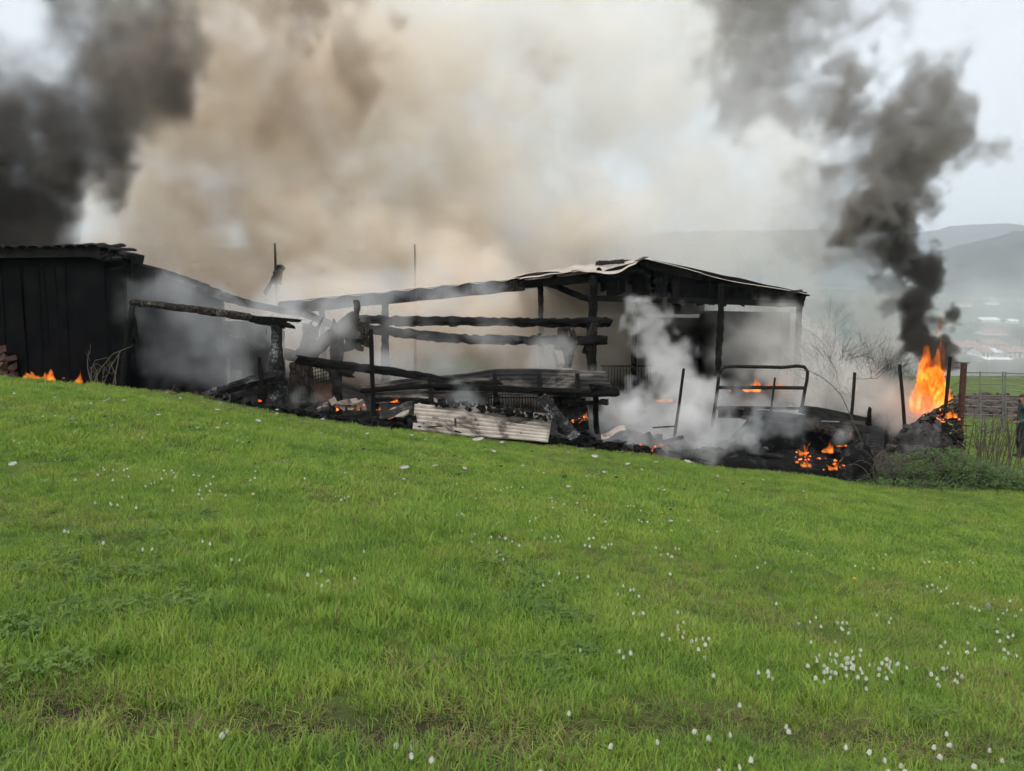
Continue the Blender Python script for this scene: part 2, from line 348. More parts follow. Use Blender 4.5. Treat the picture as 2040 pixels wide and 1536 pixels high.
# ploughed strip beyond the gate, with turned clods
def ploughed():
    rng = random.Random(5); g = Geo()
    def fn(u, v):
        x = 9 + u * 24; y = 28.5 + v * 8.5; w = min(1, 6 * v, 6 * (1 - v), 8 * u)
        return (x, y, gz(x, y) - .02 + w * (.10 + .08 * math.sin(y * 7.5) + .10 * (float(fbm2(x * 2, y * 2, 81)) - .5)))
    vs, fs, _ = sheet(fn, 70, 50, .12); g.add(vs, fs)
    for _ in range(700):
        x, y = rng.uniform(9.5, 32), rng.uniform(29, 36.5); v_, f_ = chunk((x, y, gz(x, y) + .12), rng.uniform(.05, .15), rng); g.add(v_, f_)
    m = mat('turned_soil', [(.3, (.03, .022, .017)), (.55, (.07, .052, .042)), (.8, (.15, .12, .10))], 3, .95, .6, 12)
    tag(g.build('field', m), 'strip of dark ploughed soil behind the gate', kind='structure')
ploughed()

# hills closing the valley
def hill(name, crest, Y0, depth, seed, label, stops):
    cx = [P(px, 610, Y0).x for px, py in crest]; cz = [P(px, py, Y0).z for px, py in crest]
    n, k = 220, 36; x = np.linspace(cx[0], cx[-1], n + 1)[:, None] + np.zeros((1, k + 1)); t = np.linspace(0, 1, k + 1)[None, :] + np.zeros((n + 1, 1))
    h = np.interp(x, cx, cz); y = Y0 + (t - .75) * depth; z0 = -30.0
    prof = np.where(t < .75, np.sin(np.minimum(t / .75, 1) * math.pi / 2), np.cos((t - .75) / .25 * math.pi / 2 * .9))
    b = (fbm2(x / 160, y / 160, seed, 5) - .5) * 34 * np.minimum(1, t * 3) + (fbm2(x / 22, y / 22, seed + 9, 3) - .5) * 13
    vs = np.stack([x, y, z0 + (h - z0) * prof + b], -1).reshape(-1, 3).tolist()
    fs = [(i * (k + 1) + j, (i + 1) * (k + 1) + j, (i + 1) * (k + 1) + j + 1, i * (k + 1) + j + 1) for i in range(n) for j in range(k)]
    m = mat(name + '_wood', stops, .02, .95, 0, world=True)
    tag(obj(name, vs, fs, m, None, True), label, kind='structure')
HW = [(.3, (.018, .026, .020)), (.5, (.03, .038, .025)), (.62, (.045, .045, .034)), (.75, (.055, .07, .03))]
hill('hill', [(1500, 640), (1700, 590), (1830, 520), (1880, 494), (1930, 481), (1985, 466), (2040, 464), (2150, 450), (2400, 430), (2800, 420)], 1900, 1500, 51, 'wooded hill rising behind the village, hazy', HW)
hill('hill', [(-900, 470), (-300, 480), (200, 490), (700, 500), (1100, 486), (1280, 470), (1400, 462), (1600, 463), (1700, 478), (1800, 470), (1870, 456), (1940, 450), (2000, 464), (2200, 480), (2800, 470)], 3300, 1500, 61, 'far pale ridge of hills along the skyline', HW)
# ------------------------------------------------------------------ village in the valley
def wallmat(name, c): return mat(name, [(.3, tuple(a * .8 for a in c)), (.7, c)], .8, .9, 0)
M['house_cream'] = wallmat('cream_render', (.62, .56, .42)); M['house_white'] = wallmat('white_render', (.74, .73, .70)); M['house_buff'] = wallmat('buff_render', (.55, .47, .36))
M['roof_red'] = mat('red_roof_tile', [(.3, (.20, .085, .06)), (.7, (.32, .15, .11))], .9, .9, 0); M['roof_brown'] = mat('brown_roof_tile', [(.3, (.19, .11, .09)), (.7, (.29, .18, .15))], .9, .9, 0)
M['roof_grey'] = mat('pale_sheet_roof', [(.3, (.55, .57, .58)), (.7, (.70, .71, .72))], .9, .7, 0); M['pane_dark'] = mat('dark_window', [(.3, (.03, .03, .035)), (.7, (.06, .06, .07))], 2, .3, 0)
M['shutter'] = mat('brown_door', [(.3, (.10, .06, .04)), (.7, (.16, .10, .07))], 2, .7, 0)
def house(pl, pr, pbase, wall_px, roof_px, wm, rm, label, deep=9.0, wins=4, storeys=2, rz=0.0):
    b = on_ground((pl + pr) / 2, pbase, 60); s = b.y / F_PX; w = (pr - pl) * s; h = wall_px * s; rh = roof_px * s
    e = empty('house', b); x0, x1 = b.x - w / 2, b.x + w / 2; y0, y1 = b.y, b.y + deep; z0, z1 = b.z - 2.5, b.z + h
    g = Geo(); g.add(*box((x0, y0, z0), (x1, y1, z1)))
    g.add([(x0, y0 + .02, z1), (x0, y1 - .02, z1), (x0, (y0 + y1) / 2, z1 + rh), (x0 + .3, y0 + .02, z1), (x0 + .3, y1 - .02, z1), (x0 + .3, (y0 + y1) / 2, z1 + rh)], [(0, 2, 1), (3, 4, 5), (0, 3, 5, 2), (1, 2, 5, 4), (0, 1, 4, 3)])
    g.add([(x1 - .3, y0 + .02, z1), (x1 - .3, y1 - .02, z1), (x1 - .3, (y0 + y1) / 2, z1 + rh), (x1, y0 + .02, z1), (x1, y1 - .02, z1), (x1, (y0 + y1) / 2, z1 + rh)], [(0, 2, 1), (3, 4, 5), (0, 3, 5, 2), (1, 2, 5, 4), (0, 1, 4, 3)])
    g.build('wall', wm, e)
    ov = .5; ym = (y0 + y1) / 2; k = rh / (ym - y0)
    rv = []
    for dz in (.06, .32):
        for (y, z) in ((y0 - ov, z1 - ov * k), (ym, z1 + rh), (y1 + ov, z1 - ov * k)):
            rv += [(x0 - ov, y, z + dz), (x1 + ov, y, z + dz)]
    rf = [(0, 2, 3, 1), (2, 4, 5, 3), (6, 7, 9, 8), (8, 9, 11, 10), (0, 1, 7, 6), (4, 10, 11, 5), (0, 6, 8, 2), (2, 8, 10, 4), (1, 3, 9, 7), (3, 5, 11, 9)]
    r = obj('roof', rv, rf, rm, e)
    if wins:
        c = (x0 + w * .7, ym)
        obj('chimney', *box((c[0] - .4, c[1] - .4, z1 + rh * .6), (c[0] + .4, c[1] + .4, z1 + rh + 1.1)), wm, e)
        for st in range(storeys):
            for i in range(wins):
                cx = x0 + w * (i + .5) / wins; cz = b.z + h * (st + .55) / storeys; hh = min(1.5, h / storeys * .5)
                if st == 0 and i == wins // 2: obj('door', *box((cx - .6, y0 - .05, b.z - .2), (cx + .6, y0 + .1, b.z + min(2.2, h * .8))), M['shutter'], e); continue
                obj('window', *box((cx - .55, y0 - .06, cz - hh / 2), (cx + .55, y0 + .1, cz + hh / 2)), M['pane_dark'], e)
    return tag(e, label, 'house', 'village houses in the valley')
house(1876, 1903, 697, 12, 9, M['house_cream'], M['roof_brown'], 'cream farmhouse with brown roof beside the smoke column', 12)
house(1905, 1952, 707, 15, 10, M['house_buff'], M['roof_brown'], 'long buff house row with many windows and brown roof', 12, 7)
house(1956, 1979, 712, 9, 10, M['house_white'], M['roof_red'], 'white house with steep red roof in front of the row', 14, 3, 1)
house(1962, 2003, 695, 9, 8, M['house_buff'], M['roof_red'], 'wide buff house behind the white house, red roof', 12, 5)
house(1981, 2008, 712, 9, 7, M['house_white'], M['roof_grey'], 'white barn with pale sheet roof among the village houses', 16, 0)
house(2007, 2046, 713, 11, 9, M['house_cream'], M['roof_brown'], 'cream house with brown roof cut off by the picture edge', 13, 4)
house(1966, 2016, 722, 5, 3, M['house_buff'], M['roof_grey'], 'low long buff outbuilding nearest the meadow', 9, 0)
house(1966, 2007, 668, 4, 7, M['house_white'], M['roof_red'], 'low farm shed with broad red roof above the village', 16, 0)
house(1957, 1992, 642, 4, 5, M['house_white'], M['roof_grey'], 'long pale grey livestock shed on the upper fields', 14, 0)
house(2012, 2030, 644, 4, 4, M['house_white'], M['roof_grey'], 'small white shed beside the long livestock shed', 12, 0)
house(1881, 1903, 650, 4, 5, M['house_cream'], M['roof_red'], 'small house with pinkish roof alone on the slope', 12, 2, 1)
house(1913, 1937, 612, 6, 4, M['house_cream'], M['roof_brown'], 'pale farmhouse high on the far slope', 12, 3)
house(1975, 1990, 607, 5, 4, M['house_white'], M['roof_brown'], 'tiny white house under the wooded hill', 12, 2)
house(1840, 1872, 708, 12, 9, M['house_white'], M['roof_brown'], 'white house half hidden behind the flames', 12, 4)

def leaf_cloud(n, center, rad, size, rng, squash=(1, 1, 1)):
    vs, fs = [], []
    for _ in range(n):
        while True:
            p = Vector((rng.uniform(-1, 1), rng.uniform(-1, 1), rng.uniform(-1, 1)))
            if .25 < p.length < 1: break
        p = Vector((p.x * rad * squash[0], p.y * rad * squash[1], p.z * rad * squash[2])) + Vector(center)
        a = Vector((rng.gauss(0, 1), rng.gauss(0, 1), rng.gauss(0, 1))).normalized(); b = a.orthogonal().normalized(); s = size * rng.uniform(.6, 1.4); k = len(vs)
        vs += [p - a * s, p + b * s * .55, p + a * s, p - b * s * .55]; fs.append((k, k + 1, k + 2, k + 3))
    return vs, fs
M['far_leaf'] = mat('valley_tree_leaf', [(.3, (.03, .04, .018)), (.6, (.055, .065, .03)), (.8, (.09, .085, .05))], .3, .9, 0, world=True)
def valley_tree(px, pbase, h_px, label, seed):
    rng = random.Random(seed); b = on_ground(px, pbase, 60); s = b.y / F_PX; h = h_px * s; e = empty('tree', b)
    obj('trunk', *tube([b - Vector((0, 0, .5)), b + Vector((0, 0, h * .3)), b + Vector((.1 * h, 0, h * .8))], [h * .035, h * .028, h * .008], 6), M['twig'], e)
    g = Geo()
    for _ in range(9):
        c = b + Vector((rng.uniform(-.3, .3) * h, rng.uniform(-.3, .3) * h, h * rng.uniform(.4, .88))); g.add(*leaf_cloud(55, c, h * rng.uniform(.13, .22), h * .045, rng))
    g.build('crown', M['far_leaf'], e); return tag(e, label, 'tree', 'trees among the village houses')
for i, (px, pb, hp, lb) in enumerate([(1893, 672, 16, 'round tree above the cream farmhouse'), (1925, 668, 14, 'tree behind the long house row'), (1945, 664, 17, 'taller tree left of the broad red roof'),
        (2022, 668, 18, 'dark tree right of the broad red roof'), (2036, 690, 34, 'tall loose tree at the picture edge behind the village'), (1948, 646, 12, 'small tree left of the livestock shed'), (2000, 648, 14, 'tree between the two pale sheds'),
        (1912, 640, 12, 'tree right of the lone pinkish roof'), (1900, 610, 12, 'tree beside the pale farmhouse on the far slope'), (1950, 606, 12, 'tree between the two highest houses'), (2025, 612, 13, 'tree on the far slope at the picture edge'),
        (1932, 728, 16, 'shrubby tree below the long house row'), (1885, 724, 17, 'shrubby tree below the cream farmhouse')]):
    valley_tree(px, pb, hp, lb, 900 + i)

# ------------------------------------------------------------------ left shed
def left_shed():
    Y = 16.0; top = [(-420, 520), (-200, 508), (0, 503), (100, 502), (188, 500), (250, 516)]
    base = P(60, 770, Y); e = empty('shed', Vector((base.x, Y, gz(base.x, Y))))
    tp = [P(a, b, Y) for a, b in top]
    g = Geo()
    for (p, q) in zip(tp[:-1], tp[1:]):                       # front wall in one skin, butted pieces
        z0 = -1.2; th = .22
        g.add([(p.x, Y, z0), (q.x, Y, z0), (q.x, Y, q.z), (p.x, Y, p.z), (p.x, Y + th, z0), (q.x, Y + th, z0), (q.x, Y + th, q.z), (p.x, Y + th, p.z)],
              [(0, 1, 2, 3), (5, 4, 7, 6), (3, 2, 6, 7)])
    q = tp[-1]
    # the wall runs on, stepped back, under the roof that falls away to the right
    sl = [P(*a, Y + 1.3) for a in ((244, 520), (330, 552), (440, 598))]; yy = Y + 1.3
    for (p, r_) in zip(sl[:-1], sl[1:]):
        g.add([(p.x, yy, -1.4), (r_.x, yy, -1.4), (r_.x, yy, r_.z), (p.x, yy, p.z), (p.x, yy + .2, -1.4), (r_.x, yy + .2, -1.4), (r_.x, yy + .2, r_.z), (p.x, yy + .2, p.z)], [(0, 1, 2, 3), (5, 4, 7, 6), (3, 2, 6, 7), (1, 5, 6, 2)])
    g.add(*box((q.x - .22, Y + .23, -1.2), (q.x, Y + 1.28, q.z - .12)))
    g.build('wall', M['soot'], e)
    # rough charred boards nailed over the front, uneven
    rng = random.Random(3); x = tp[0].x
    k = 0
    while x < q.x - .1:
        w = rng.uniform(.16, .3); z1 = float(np.interp(x, [t.x for t in tp], [t.z for t in tp])) - .12
        vs, fs = board((x + w / 2, Y - .035 - .012 * (k % 3), gz(x, 15.4) - .5), (x + w / 2 + rng.uniform(-.06, .06), Y - .035 - .012 * (k % 3), z1 - rng.uniform(0, .25)), .03, w * rng.uniform(1.02, 1.1), k, 9, .08, (0, -1, 0), .1); obj('board', vs, fs, M['soot'], e); x += w; k += 1
    # roof slab and its burnt canal tiles
    def fn(u, v):
        xx = tp[0].x + (q.x - .25 - tp[0].x) * u; z = float(np.interp(xx, [t.x for t in tp], [t.z for t in tp])); return (xx, Y - .22 + v * 1.6, z + .075 + .02 * v)
    vs, fs, _ = sheet(fn, 30, 4, .20); roof = obj('roof', vs, fs, M['tile'], e)
    xx = tp[0].x; k = 0
    while xx < q.x - .25:
        w = .235; z = float(np.interp(xx, [t.x for t in tp], [t.z for t in tp]))
        for row in range(3):
            lift = rng.uniform(0, .05); tilt = rng.uniform(-.02, .05)
            def tf(u, v, xx=xx, z=z, row=row, lift=lift, tilt=tilt):
                a = math.pi * (u * .9 + .05); return (xx + .115 - math.cos(a) * .115 + rng_off, Y - .30 + row * .38 + v * .42, z + .045 + math.sin(a) * .075 + lift * v + .02 * row + tilt * v)
            rng_off = rng.uniform(-.03, .03)
            if rng.random() < .93: vs, fs, _ = sheet(tf, 6, 1, .016); obj('tile', vs, fs, M['tile'], roof)
        xx += w * rng.uniform(.92, 1.05); k += 1
    for k in range(46):
        px = rng.uniform(-120, 250); zz = float(np.interp(P(px, 500, Y).x, [t.x for t in tp], [t.z for t in tp])); c = P(px, 500, Y - .1); obj('rubble_lump', *chunk((c.x, Y - .1 + rng.uniform(-.15, .5), zz + rng.uniform(-.06, .07)), rng.uniform(.05, .13), rng, .7), M['tile'], roof)
    # stone lump on the roof end
    c = P(238, 508, Y + .2); rr = random.Random(8); obj('ridge_stone', *chunk(c + Vector((0, 0, .0)), .14, rr), M['ash_grey'], e)
    # broken brick pier at the left foot
    for k, (px, py) in enumerate([(6, 742), (26, 748), (8, 728), (26, 733), (6, 712), (20, 716), (4, 697), (-14, 742), (-14, 728), (-30, 735)]):
        c = P(px, py, Y - .22); obj('brick', *chunk(c, .11, random.Random(60 + k), .8), M['brick'], e)
    return tag(e, 'black burnt-out shed with tiled roof at the left of the barn', 'shed')
left_shed()

def lean_to():
    """open burnt bay between the shed and the barn: back wall, sagging roof edge"""
    Y = 19.6; b = P(420, 775, Y); e = empty('lean_to', Vector((b.x, Y, gz(b.x, Y))))
    a, c = P(250, 600, Y), P(560, 640, Y); z0 = gz(b.x, Y) - .4
    g = Geo(); o0, o1 = P(462, 737, Y), P(503, 775, Y)        # doorway left open
    x0, x1 = a.x, c.x
    g.add(*box((x0, Y, z0), (o0.x, Y + .25, c.z))); g.add(*box((o1.x, Y, z0), (x1, Y + .25, c.z))); g.add(*box((o0.x, Y, o0.z), (o1.x, Y + .25, c.z)))
    g.build('wall', M['soot_brown'], e)
    p0, p1 = P(402, 714, Y), P(460, 776, Y); obj('panel', *box((p0.x, Y - .03, z0), (p1.x, Y - .004, p0.z)), M['plaster'], e)
    obj('doorway_back', *box((o0.x - .3, Y + 1.6, z0), (o1.x + .3, Y + 1.7, o0.z + .4)), M['soot'], e)
    # sagging tile roof edge falling to the right
    top = [(246, 520), (330, 548), (400, 578), (470, 598), (545, 612)]
    pts = [P(px, py, 17.1 + i * .3) for i, (px, py) in enumerate(top)]
    def fn(u, v):
        xx = pts[0].x + (pts[-1].x - pts[0].x) * u; z = float(np.interp(xx, [p.x for p in pts], [p.z for p in pts])); y = float(np.interp(xx, [p.x for p in pts], [p.y for p in pts]))
        return (xx, y + v * 2.0, z + .05 * math.sin(xx * 28) - .12 * v)
    vs, fs, _ = sheet(fn, 60, 5, .07); obj('roof', vs, fs, M['tile'], e)
    for i, (px, py, pb) in enumerate([(505, 640, 775)]):
        obj('post', *charred(P(px - 6, pb, 18.6), P(px, py, 18.6), .07, .06, 130 + i), M['char'], e)
    return tag(e, 'smoke-filled open bay with tan wall panel between shed and barn', 'lean-to')
lean_to()

# ------------------------------------------------------------------ the barn
BY = 22.0
def barn():
    b = P(1283, 840, BY); e = empty('barn', Vector((b.x, BY, gz(b.x, BY))))
    YB = 33.5
    ridge, eaveR, eaveL = P(1283, 519, BY), P(1605, 588, BY), P(1030, 556, BY)
    def gbase(x, y): return gz(x, y) - .3
    # posts
    for i, (px, pt, w, Y) in enumerate([(765, 596, 15, BY), (1077, 562, 11, BY + 2), (1183, 548, 17, BY - .2), (1266, 560, 9, BY + 3), (1435, 566, 12.5, BY - .2), (1592, 596, 11, BY + .1), (640, 606, 11, BY + 1)]):
        t = P(px, pt, Y); r = w * Y / F_PX / 2; obj('post', *charred((t.x + .03, Y, gbase(t.x, Y)), t, r * 1.05, r, 200 + i, .24, 9, 36, 0, .4), M['char'], e)
    # sheets of both slopes: pale above, black with soot below
    def slope(p_hi, p_lo, n_down, tagn, skip=()):
        n_deep = 11; dl = (YB - BY) / n_deep
        for i in range(n_down):
            for j in range(n_deep):
                if (i, j) in skip: continue
                rng = random.Random(i * 31 + j + tagn * 977); sg = rng.uniform(-.03, .03)
                def fn(u, v, i=i, j=j, sg=sg):
                    t = (i + u * 1.06) / n_down; y = BY - .15 + (j + v * 1.03) * dl
                    x = p_hi.x + (p_lo.x - p_hi.x) * t; z = p_hi.z + (p_lo.z - p_hi.z) * t
                    return (x, y, z + .022 * math.sin(v * 12 * math.pi) + .012 * (n_down - i) + sg * math.sin(u * 3.1) + (.05 * math.sin(t * 9) if tagn == 1 else -.07 * math.sin(t * math.pi)))
                vs, fs, idx = sheet(fn, 4, 24, .012, True)
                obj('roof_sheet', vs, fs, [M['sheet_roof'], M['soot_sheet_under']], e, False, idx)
    slope(ridge, eaveR, 3, 0)
    slope(ridge, eaveL, 3, 1, {(0, 0), (1, 0), (2, 3), (2, 4), (2, 5)})
    # the front sheet of the left slope has slumped towards the meadow
    bk = [P(1030, 549, BY + 1.1), P(1140, 531, BY + 1.1), P(1225, 526, BY + 1.1), P(1284, 514, BY + 1.1)]
    fr = [P(1036, 556, BY - .35), P(1140, 541, BY - .35), P(1226, 549, BY - .45), P(1281, 519, BY - .35)]
    def along(ps, u):
        k = u * (len(ps) - 1); i = min(int(k), len(ps) - 2); return ps[i].lerp(ps[i + 1], k - i)
    for s0, s1 in ((0, .34), (.33, .68), (.67, 1.0)):
        def fn(u, v, s0=s0, s1=s1):
            uu = s0 + (s1 - s0) * u; p = along(fr, uu).lerp(along(bk, uu), v); p.z += .02 * math.sin(v * 16 * math.pi) + (.03 if s0 else 0) + .012 * math.sin(uu * 40); return p
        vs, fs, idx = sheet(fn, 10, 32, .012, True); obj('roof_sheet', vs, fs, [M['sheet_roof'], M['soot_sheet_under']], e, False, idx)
    obj('ridge_cap', *board(P(1268, 520, BY - .4), P(1287, 512, BY - .3), .22, .02, 4, 4, .2, (0, 1, .2)), M['sheet_sooty'], e)
    # charred verge boards and rafters under the sheets
    for i, (a, c_, w) in enumerate([((1283, 524), (1605, 592), .26), ((1283, 530), (1180, 556), .30), ((1180, 556), (1036, 566), .22)]):
        obj('verge_board', *board(P(*a, BY - .02 * i), P(*c_, BY - .02 * i), w, .06, 300 + i, 12, .15, (0, 0, 1)), M['char'], e)
    for j in range(1, 7):
        y = BY + j * 1.8; dz = Vector((0, 0, -.16))
        for k, lo in enumerate((eaveR, eaveL)):
            a = Vector((ridge.x, y, ridge.z)) + dz; c_ = Vector((lo.x, y, lo.z)) + dz; obj('rafter', *board(a, c_, .16, .08, 320 + j * 2 + k, 6, .1, (0, 0, 1)), M['char'], e)
    for k, t in enumerate((.02, .35, .7, .97)):
        for lo in (eaveR, eaveL):
            p = ridge.lerp(lo, t); obj('purlin', *charred((p.x, BY - .1, p.z - .10), (p.x, YB, p.z - .10), .07, .07, 350 + k, .1, 7, 14), M['char'], e)
    # charred boards still hanging in the front gable
    rg = random.Random(88); px = 1196.0; k = 0
    while px < 1590:
        w_px = rg.uniform(9, 15); pt = float(np.interp(px, [1196, 1283, 1605], [556, 533, 596])); pb = float(np.interp(px, [1196, 1240, 1300, 1440, 1590], [582, 592, 600, 606, 606])) + rg.uniform(-6, 5)
        if pb - pt > 6 and rg.random() < .95: obj('gable_board', *board(P(px + w_px / 2, pt, BY + .12), P(px + w_px / 2 + rg.uniform(-1, 1), pb, BY + .12 + rg.uniform(-.03, .05)), .03, w_px * BY / F_PX, 700 + k, 6, .12, (0, -1, 0), .06), M['char'] if rg.random() < .3 else M['soot'], e)
        px += w_px; k += 1
    # burnt fascia hanging under the right slope (the dark skirt above the bay)
    obj('tie_beam', *board(P(1180, 594, BY), P(1600, 606, BY), .16, .14, 371, 14, .12, (0, 0, 1)), M['char'], e)
    # back wall, light gap, black gable
    xl, xr = eaveL.x, eaveR.x; z0 = gz(9, YB) - .6
    zt = P(1300, 633, YB).z; obj('wall', *box((xl, YB, z0), (xr, YB + .25, zt)), M['soot_brown'], e)
    zl = P(1300, 626, YB).z
    g = Geo(); gr = Vector((ridge.x, YB, ridge.z - .05)); gl = Vector((xl, YB, zl)); gR = Vector((xr, YB, zl)); el = Vector((xl, YB, eaveL.z - .15)); er = Vector((xr, YB, eaveR.z - .1))
    g.add([gl, gR, er, gr, el] + [v + Vector((0, .12, 0)) for v in (gl, gR, er, gr, el)], [(0, 1, 2, 3, 4), (9, 8, 7, 6, 5), (0, 5, 6, 1), (1, 6, 7, 2), (2, 7, 8, 3), (3, 8, 9, 4), (4, 9, 5, 0)])
    g.build('gable', M['soot'], e)
    # side wall on the right
    xs = eaveR.x - .1; obj('wall', *box((xs - .12, BY + 1.2, z0), (xs + .12, YB - .02, eaveR.z - .5)), M['soot'], e)
    # front beam of the roofless left half, with scraps of sheet still on it
    obj('beam', *board(P(556, 614, BY), P(1045, 566, BY), .34, .16, 380, 26, .12, (0, 0, 1)), M['char_brown'], e)
    rng = random.Random(77)
    for k, (pa, pb) in enumerate([(600, 700), (690, 800), (800, 905), (900, 1040)]):
        def fn(u, v, pa=pa, pb=pb):
            px = pa + (pb - pa) * u; p = P(px, 603 - (px - 556) * .0995, BY - .2); return (p.x, p.y + v * .9, p.z + .02 * math.sin(v * 9 * math.pi) + .03 * math.sin(px * .13) - .03 * v)
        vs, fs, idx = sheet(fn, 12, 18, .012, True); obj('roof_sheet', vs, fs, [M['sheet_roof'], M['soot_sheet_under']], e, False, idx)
    obj('beam', *charred(P(560, 612, BY + 1.5), P(700, 660, BY - .6), .12, .10, 381), M['char_brown'], e)
    obj('brace', *charred(P(1092, 566, BY + 1), P(1168, 594, BY), .09, .09, 382), M['char'], e)
    # brown bundle on the ridge
    obj('roof_log', *charred(P(1188, 526, BY + .6), P(1242, 520, BY + .6), .06, .05, 383, .25), M['char_brown'], e)
    obj('roof_end_board', *board(P(1572, 583, BY - .3), P(1598, 579, BY - .2), .08, .03, 384), M['char_brown'], e)
    return tag(e, 'long burning barn with open front, charred posts and sagging sheet roof', 'barn')
barn()

# masts standing up behind the barn, in the smoke
def mast(px, pt, pb, Y, r, label, extra=False):
    a, b = P(px, pb, Y), P(px - 4 if extra else px, pt, Y); a.z = gz(a.x, Y) - .2
    e = empty('pole', a); obj('shaft', *charred(a, b, r * 1.4, r * .55, 9 if extra else 10, .06, 7, 12, 0, .1), M['char_brown'], e)
    if extra:
        obj('head', *charred(P(px + 2, 560, Y), P(px + 4, 528, Y), .16, .10, 12, .3), M['char_brown'], e); obj('stay', *charred(P(px - 26, 585, Y), P(px + 2, 540, Y), .07, .05, 13), M['char_brown'], e)
        obj('insulator', *chunk(P(px + 12, 535, Y), .11, random.Random(4)), M['char_brown'], e)
    return tag(e, label, 'pole')
mast(552, 484, 620, 25.5, .06, 'burnt pole with a lump and stay, standing in the tan smoke', True)
mast(826, 486, 580, 26, .05, 'thin bare pole standing up behind the barn beam')
# ------------------------------------------------------------------ charred timbers in front of the barn
def timber(name, a, b, r0, r1, seed, label, cat, m='char', group=None, stand=False, **k):
    """a, b = (pixel x, pixel y, metres ahead); radii in photo pixels"""
    A, B = P(*a), P(*b); s = a[2] / F_PX
    if stand: A.z = gz(A.x, A.y) - .15
    o = obj(name, *charred(A, B, r0 * s, r1 * s, seed, **k), M[m]); return tag(o, label, cat, group)
timber('rail', (702, 634, 20.6), (1215, 643, 20.6), 8.5, 8, 401, 'upper horizontal charred pole across the barn front', 'pole', rings=60, bend=.06, rough=.3)
timber('rail', (706, 650, 20.3), (1206, 679, 20.3), 8.5, 8, 402, 'lower sagging charred pole across the barn front', 'pole', rings=60, mid=P(950, 686, 20.3), rough=.3)
timber('beam', (262, 600, 15.9), (500, 634, 16.2), 6, 7, 403, 'charred beam from the black shed to the thick burnt post', 'beam', 'char_brown', rings=24)
def ragged_end():
    e = empty('beam_end', P(555, 645, 16.2)); rng = random.Random(12)
    for k in range(7):
        y0 = 634 + rng.uniform(-4, 8); obj('splinter', *board(P(488 + rng.uniform(0, 25), y0, 16.2 + rng.uniform(-.12, .12)), P(565 + rng.uniform(0, 40), y0 + 10 + rng.uniform(-3, 5), 16.2 + rng.uniform(-.12, .12)), rng.uniform(.04, .09), .03, k, 7, .35, None, .08), M['char'], e)
    for k, (px, py) in enumerate([(541, 628), (592, 633), (530, 655), (566, 660)]): obj('nail', *tube([P(px, py, 16.15), P(px + 1, py + 12, 16.15)], .006, 5), M['iron'], e)
    tag(e, 'splintered ragged beam end resting on the thick burnt post', 'beam')
ragged_end()
timber('post', (545, 806, 16.2), (553, 650, 16.2), 19, 10, 404, 'thick ash-crackled burnt post carrying the splintered beam end', 'post', 'char_ash', stand=True, rough=.2)
timber('post', (520, 806, 15.9), (517, 712, 15.9), 8, 3, 405, 'thin spiky burnt stump left of the thick ash-crackled post', 'post', stand=True, rough=.3)
timber('fallen_beam', (455, 668, 18.2), (705, 742, 17.4), 9, 10, 406, 'fallen charred beam slanting down behind the thick post', 'beam', 'char_brown', rings=22)
timber('fallen_beam', (592, 716, 16.6), (905, 762, 17.5), 9, 8, 407, 'long black fallen beam leaning onto the collapsed roof panel', 'beam', rings=26)
timber('fallen_log', (400, 792, 15.8), (562, 745, 16.1), 8, 12, 408, 'low ashy log slanting from the grass to the thick post', 'log', 'char_ash')
timber('stump', (603, 712, 17.6), (628, 648, 17.6), 14, 15, 409, 'thick burnt timber stub leaning left, splintered top', 'timber', 'char_brown', jag=1.3)
timber('leaning_timber', (612, 718, 17.9), (704, 632, 18.2), 13, 12, 410, 'thick timber leaning right against the rail end', 'timber', 'char_brown')
timber('post', (668, 800, 17.8), (672, 640, 17.8), 12, 12, 411, 'broad burnt post right of the leaning timbers', 'post', 'char_brown', stand=True)
timber('post', (743, 822, 16.4), (740, 657, 16.4), 5, 4, 412, 'slim black stake before the collapsed roof panel', 'stake', stand=True, rough=.08)
timber('stub', (709, 632, 19.5), (711, 600, 19.5), 5, 6, 414, 'short charred stub standing on the upper pole end', 'stub')
timber('prop', (520, 806, 17.5), (542, 716, 17.3), 5, 3, 415, 'thin black prop behind the thick ash-crackled post', 'prop', 'iron', stand=True)
timber('prop', (240, 775, 15.9), (262, 610, 15.9), 6, 6, 416, 'dark post carrying the left end of the charred beam', 'post', stand=True)
timber('prop', (276, 690, 16.0), (262, 615, 15.9), 4, 4, 417, 'short dark brace beside the post at the shed corner', 'brace')
def shreds(c_list, label, seed, m='char_brown', name='burnt_boards'):
    e = empty(name, P(*c_list[0][:3])); rng = random.Random(seed)
    for k, (px, py, Y, w, h) in enumerate(c_list):
        s = Y / F_PX
        for q in range(3): obj('shred', *board(P(px - w / 2 + rng.uniform(-3, 3), py + rng.uniform(-h / 2, h / 2), Y + rng.uniform(-.1, .1)), P(px + w / 2 + rng.uniform(-6, 6), py + rng.uniform(-h / 2, h / 2), Y + rng.uniform(-.1, .1)), h * s * .6, .035, seed + k * 5 + q, 7, .35, (0, 0, 1), .08), M[m], e)
    tag(e, label, 'boards')
shreds([(708, 660, 18.2, 40, 26), (712, 676, 18.2, 48, 20), (700, 690, 18.2, 30, 18), (720, 668, 18.1, 30, 14)], 'ragged burnt boards hanging under the rail ends by the broad post', 500)
def hanging_rag(pts, w, Y, label, m, seed):
    rng = random.Random(seed); g = Geo()
    for k in range(5):
        off = rng.uniform(-w, w); q = [P(px + off * .6 + rng.uniform(-3, 3), py + rng.uniform(-4, 4), Y + rng.uniform(-.08, .08)) for px, py in pts]; g.add(*tube(q, [rng.uniform(.03, .07) for _ in q], 6))
    tag(g.build('rag', M[m]), label, 'rag')
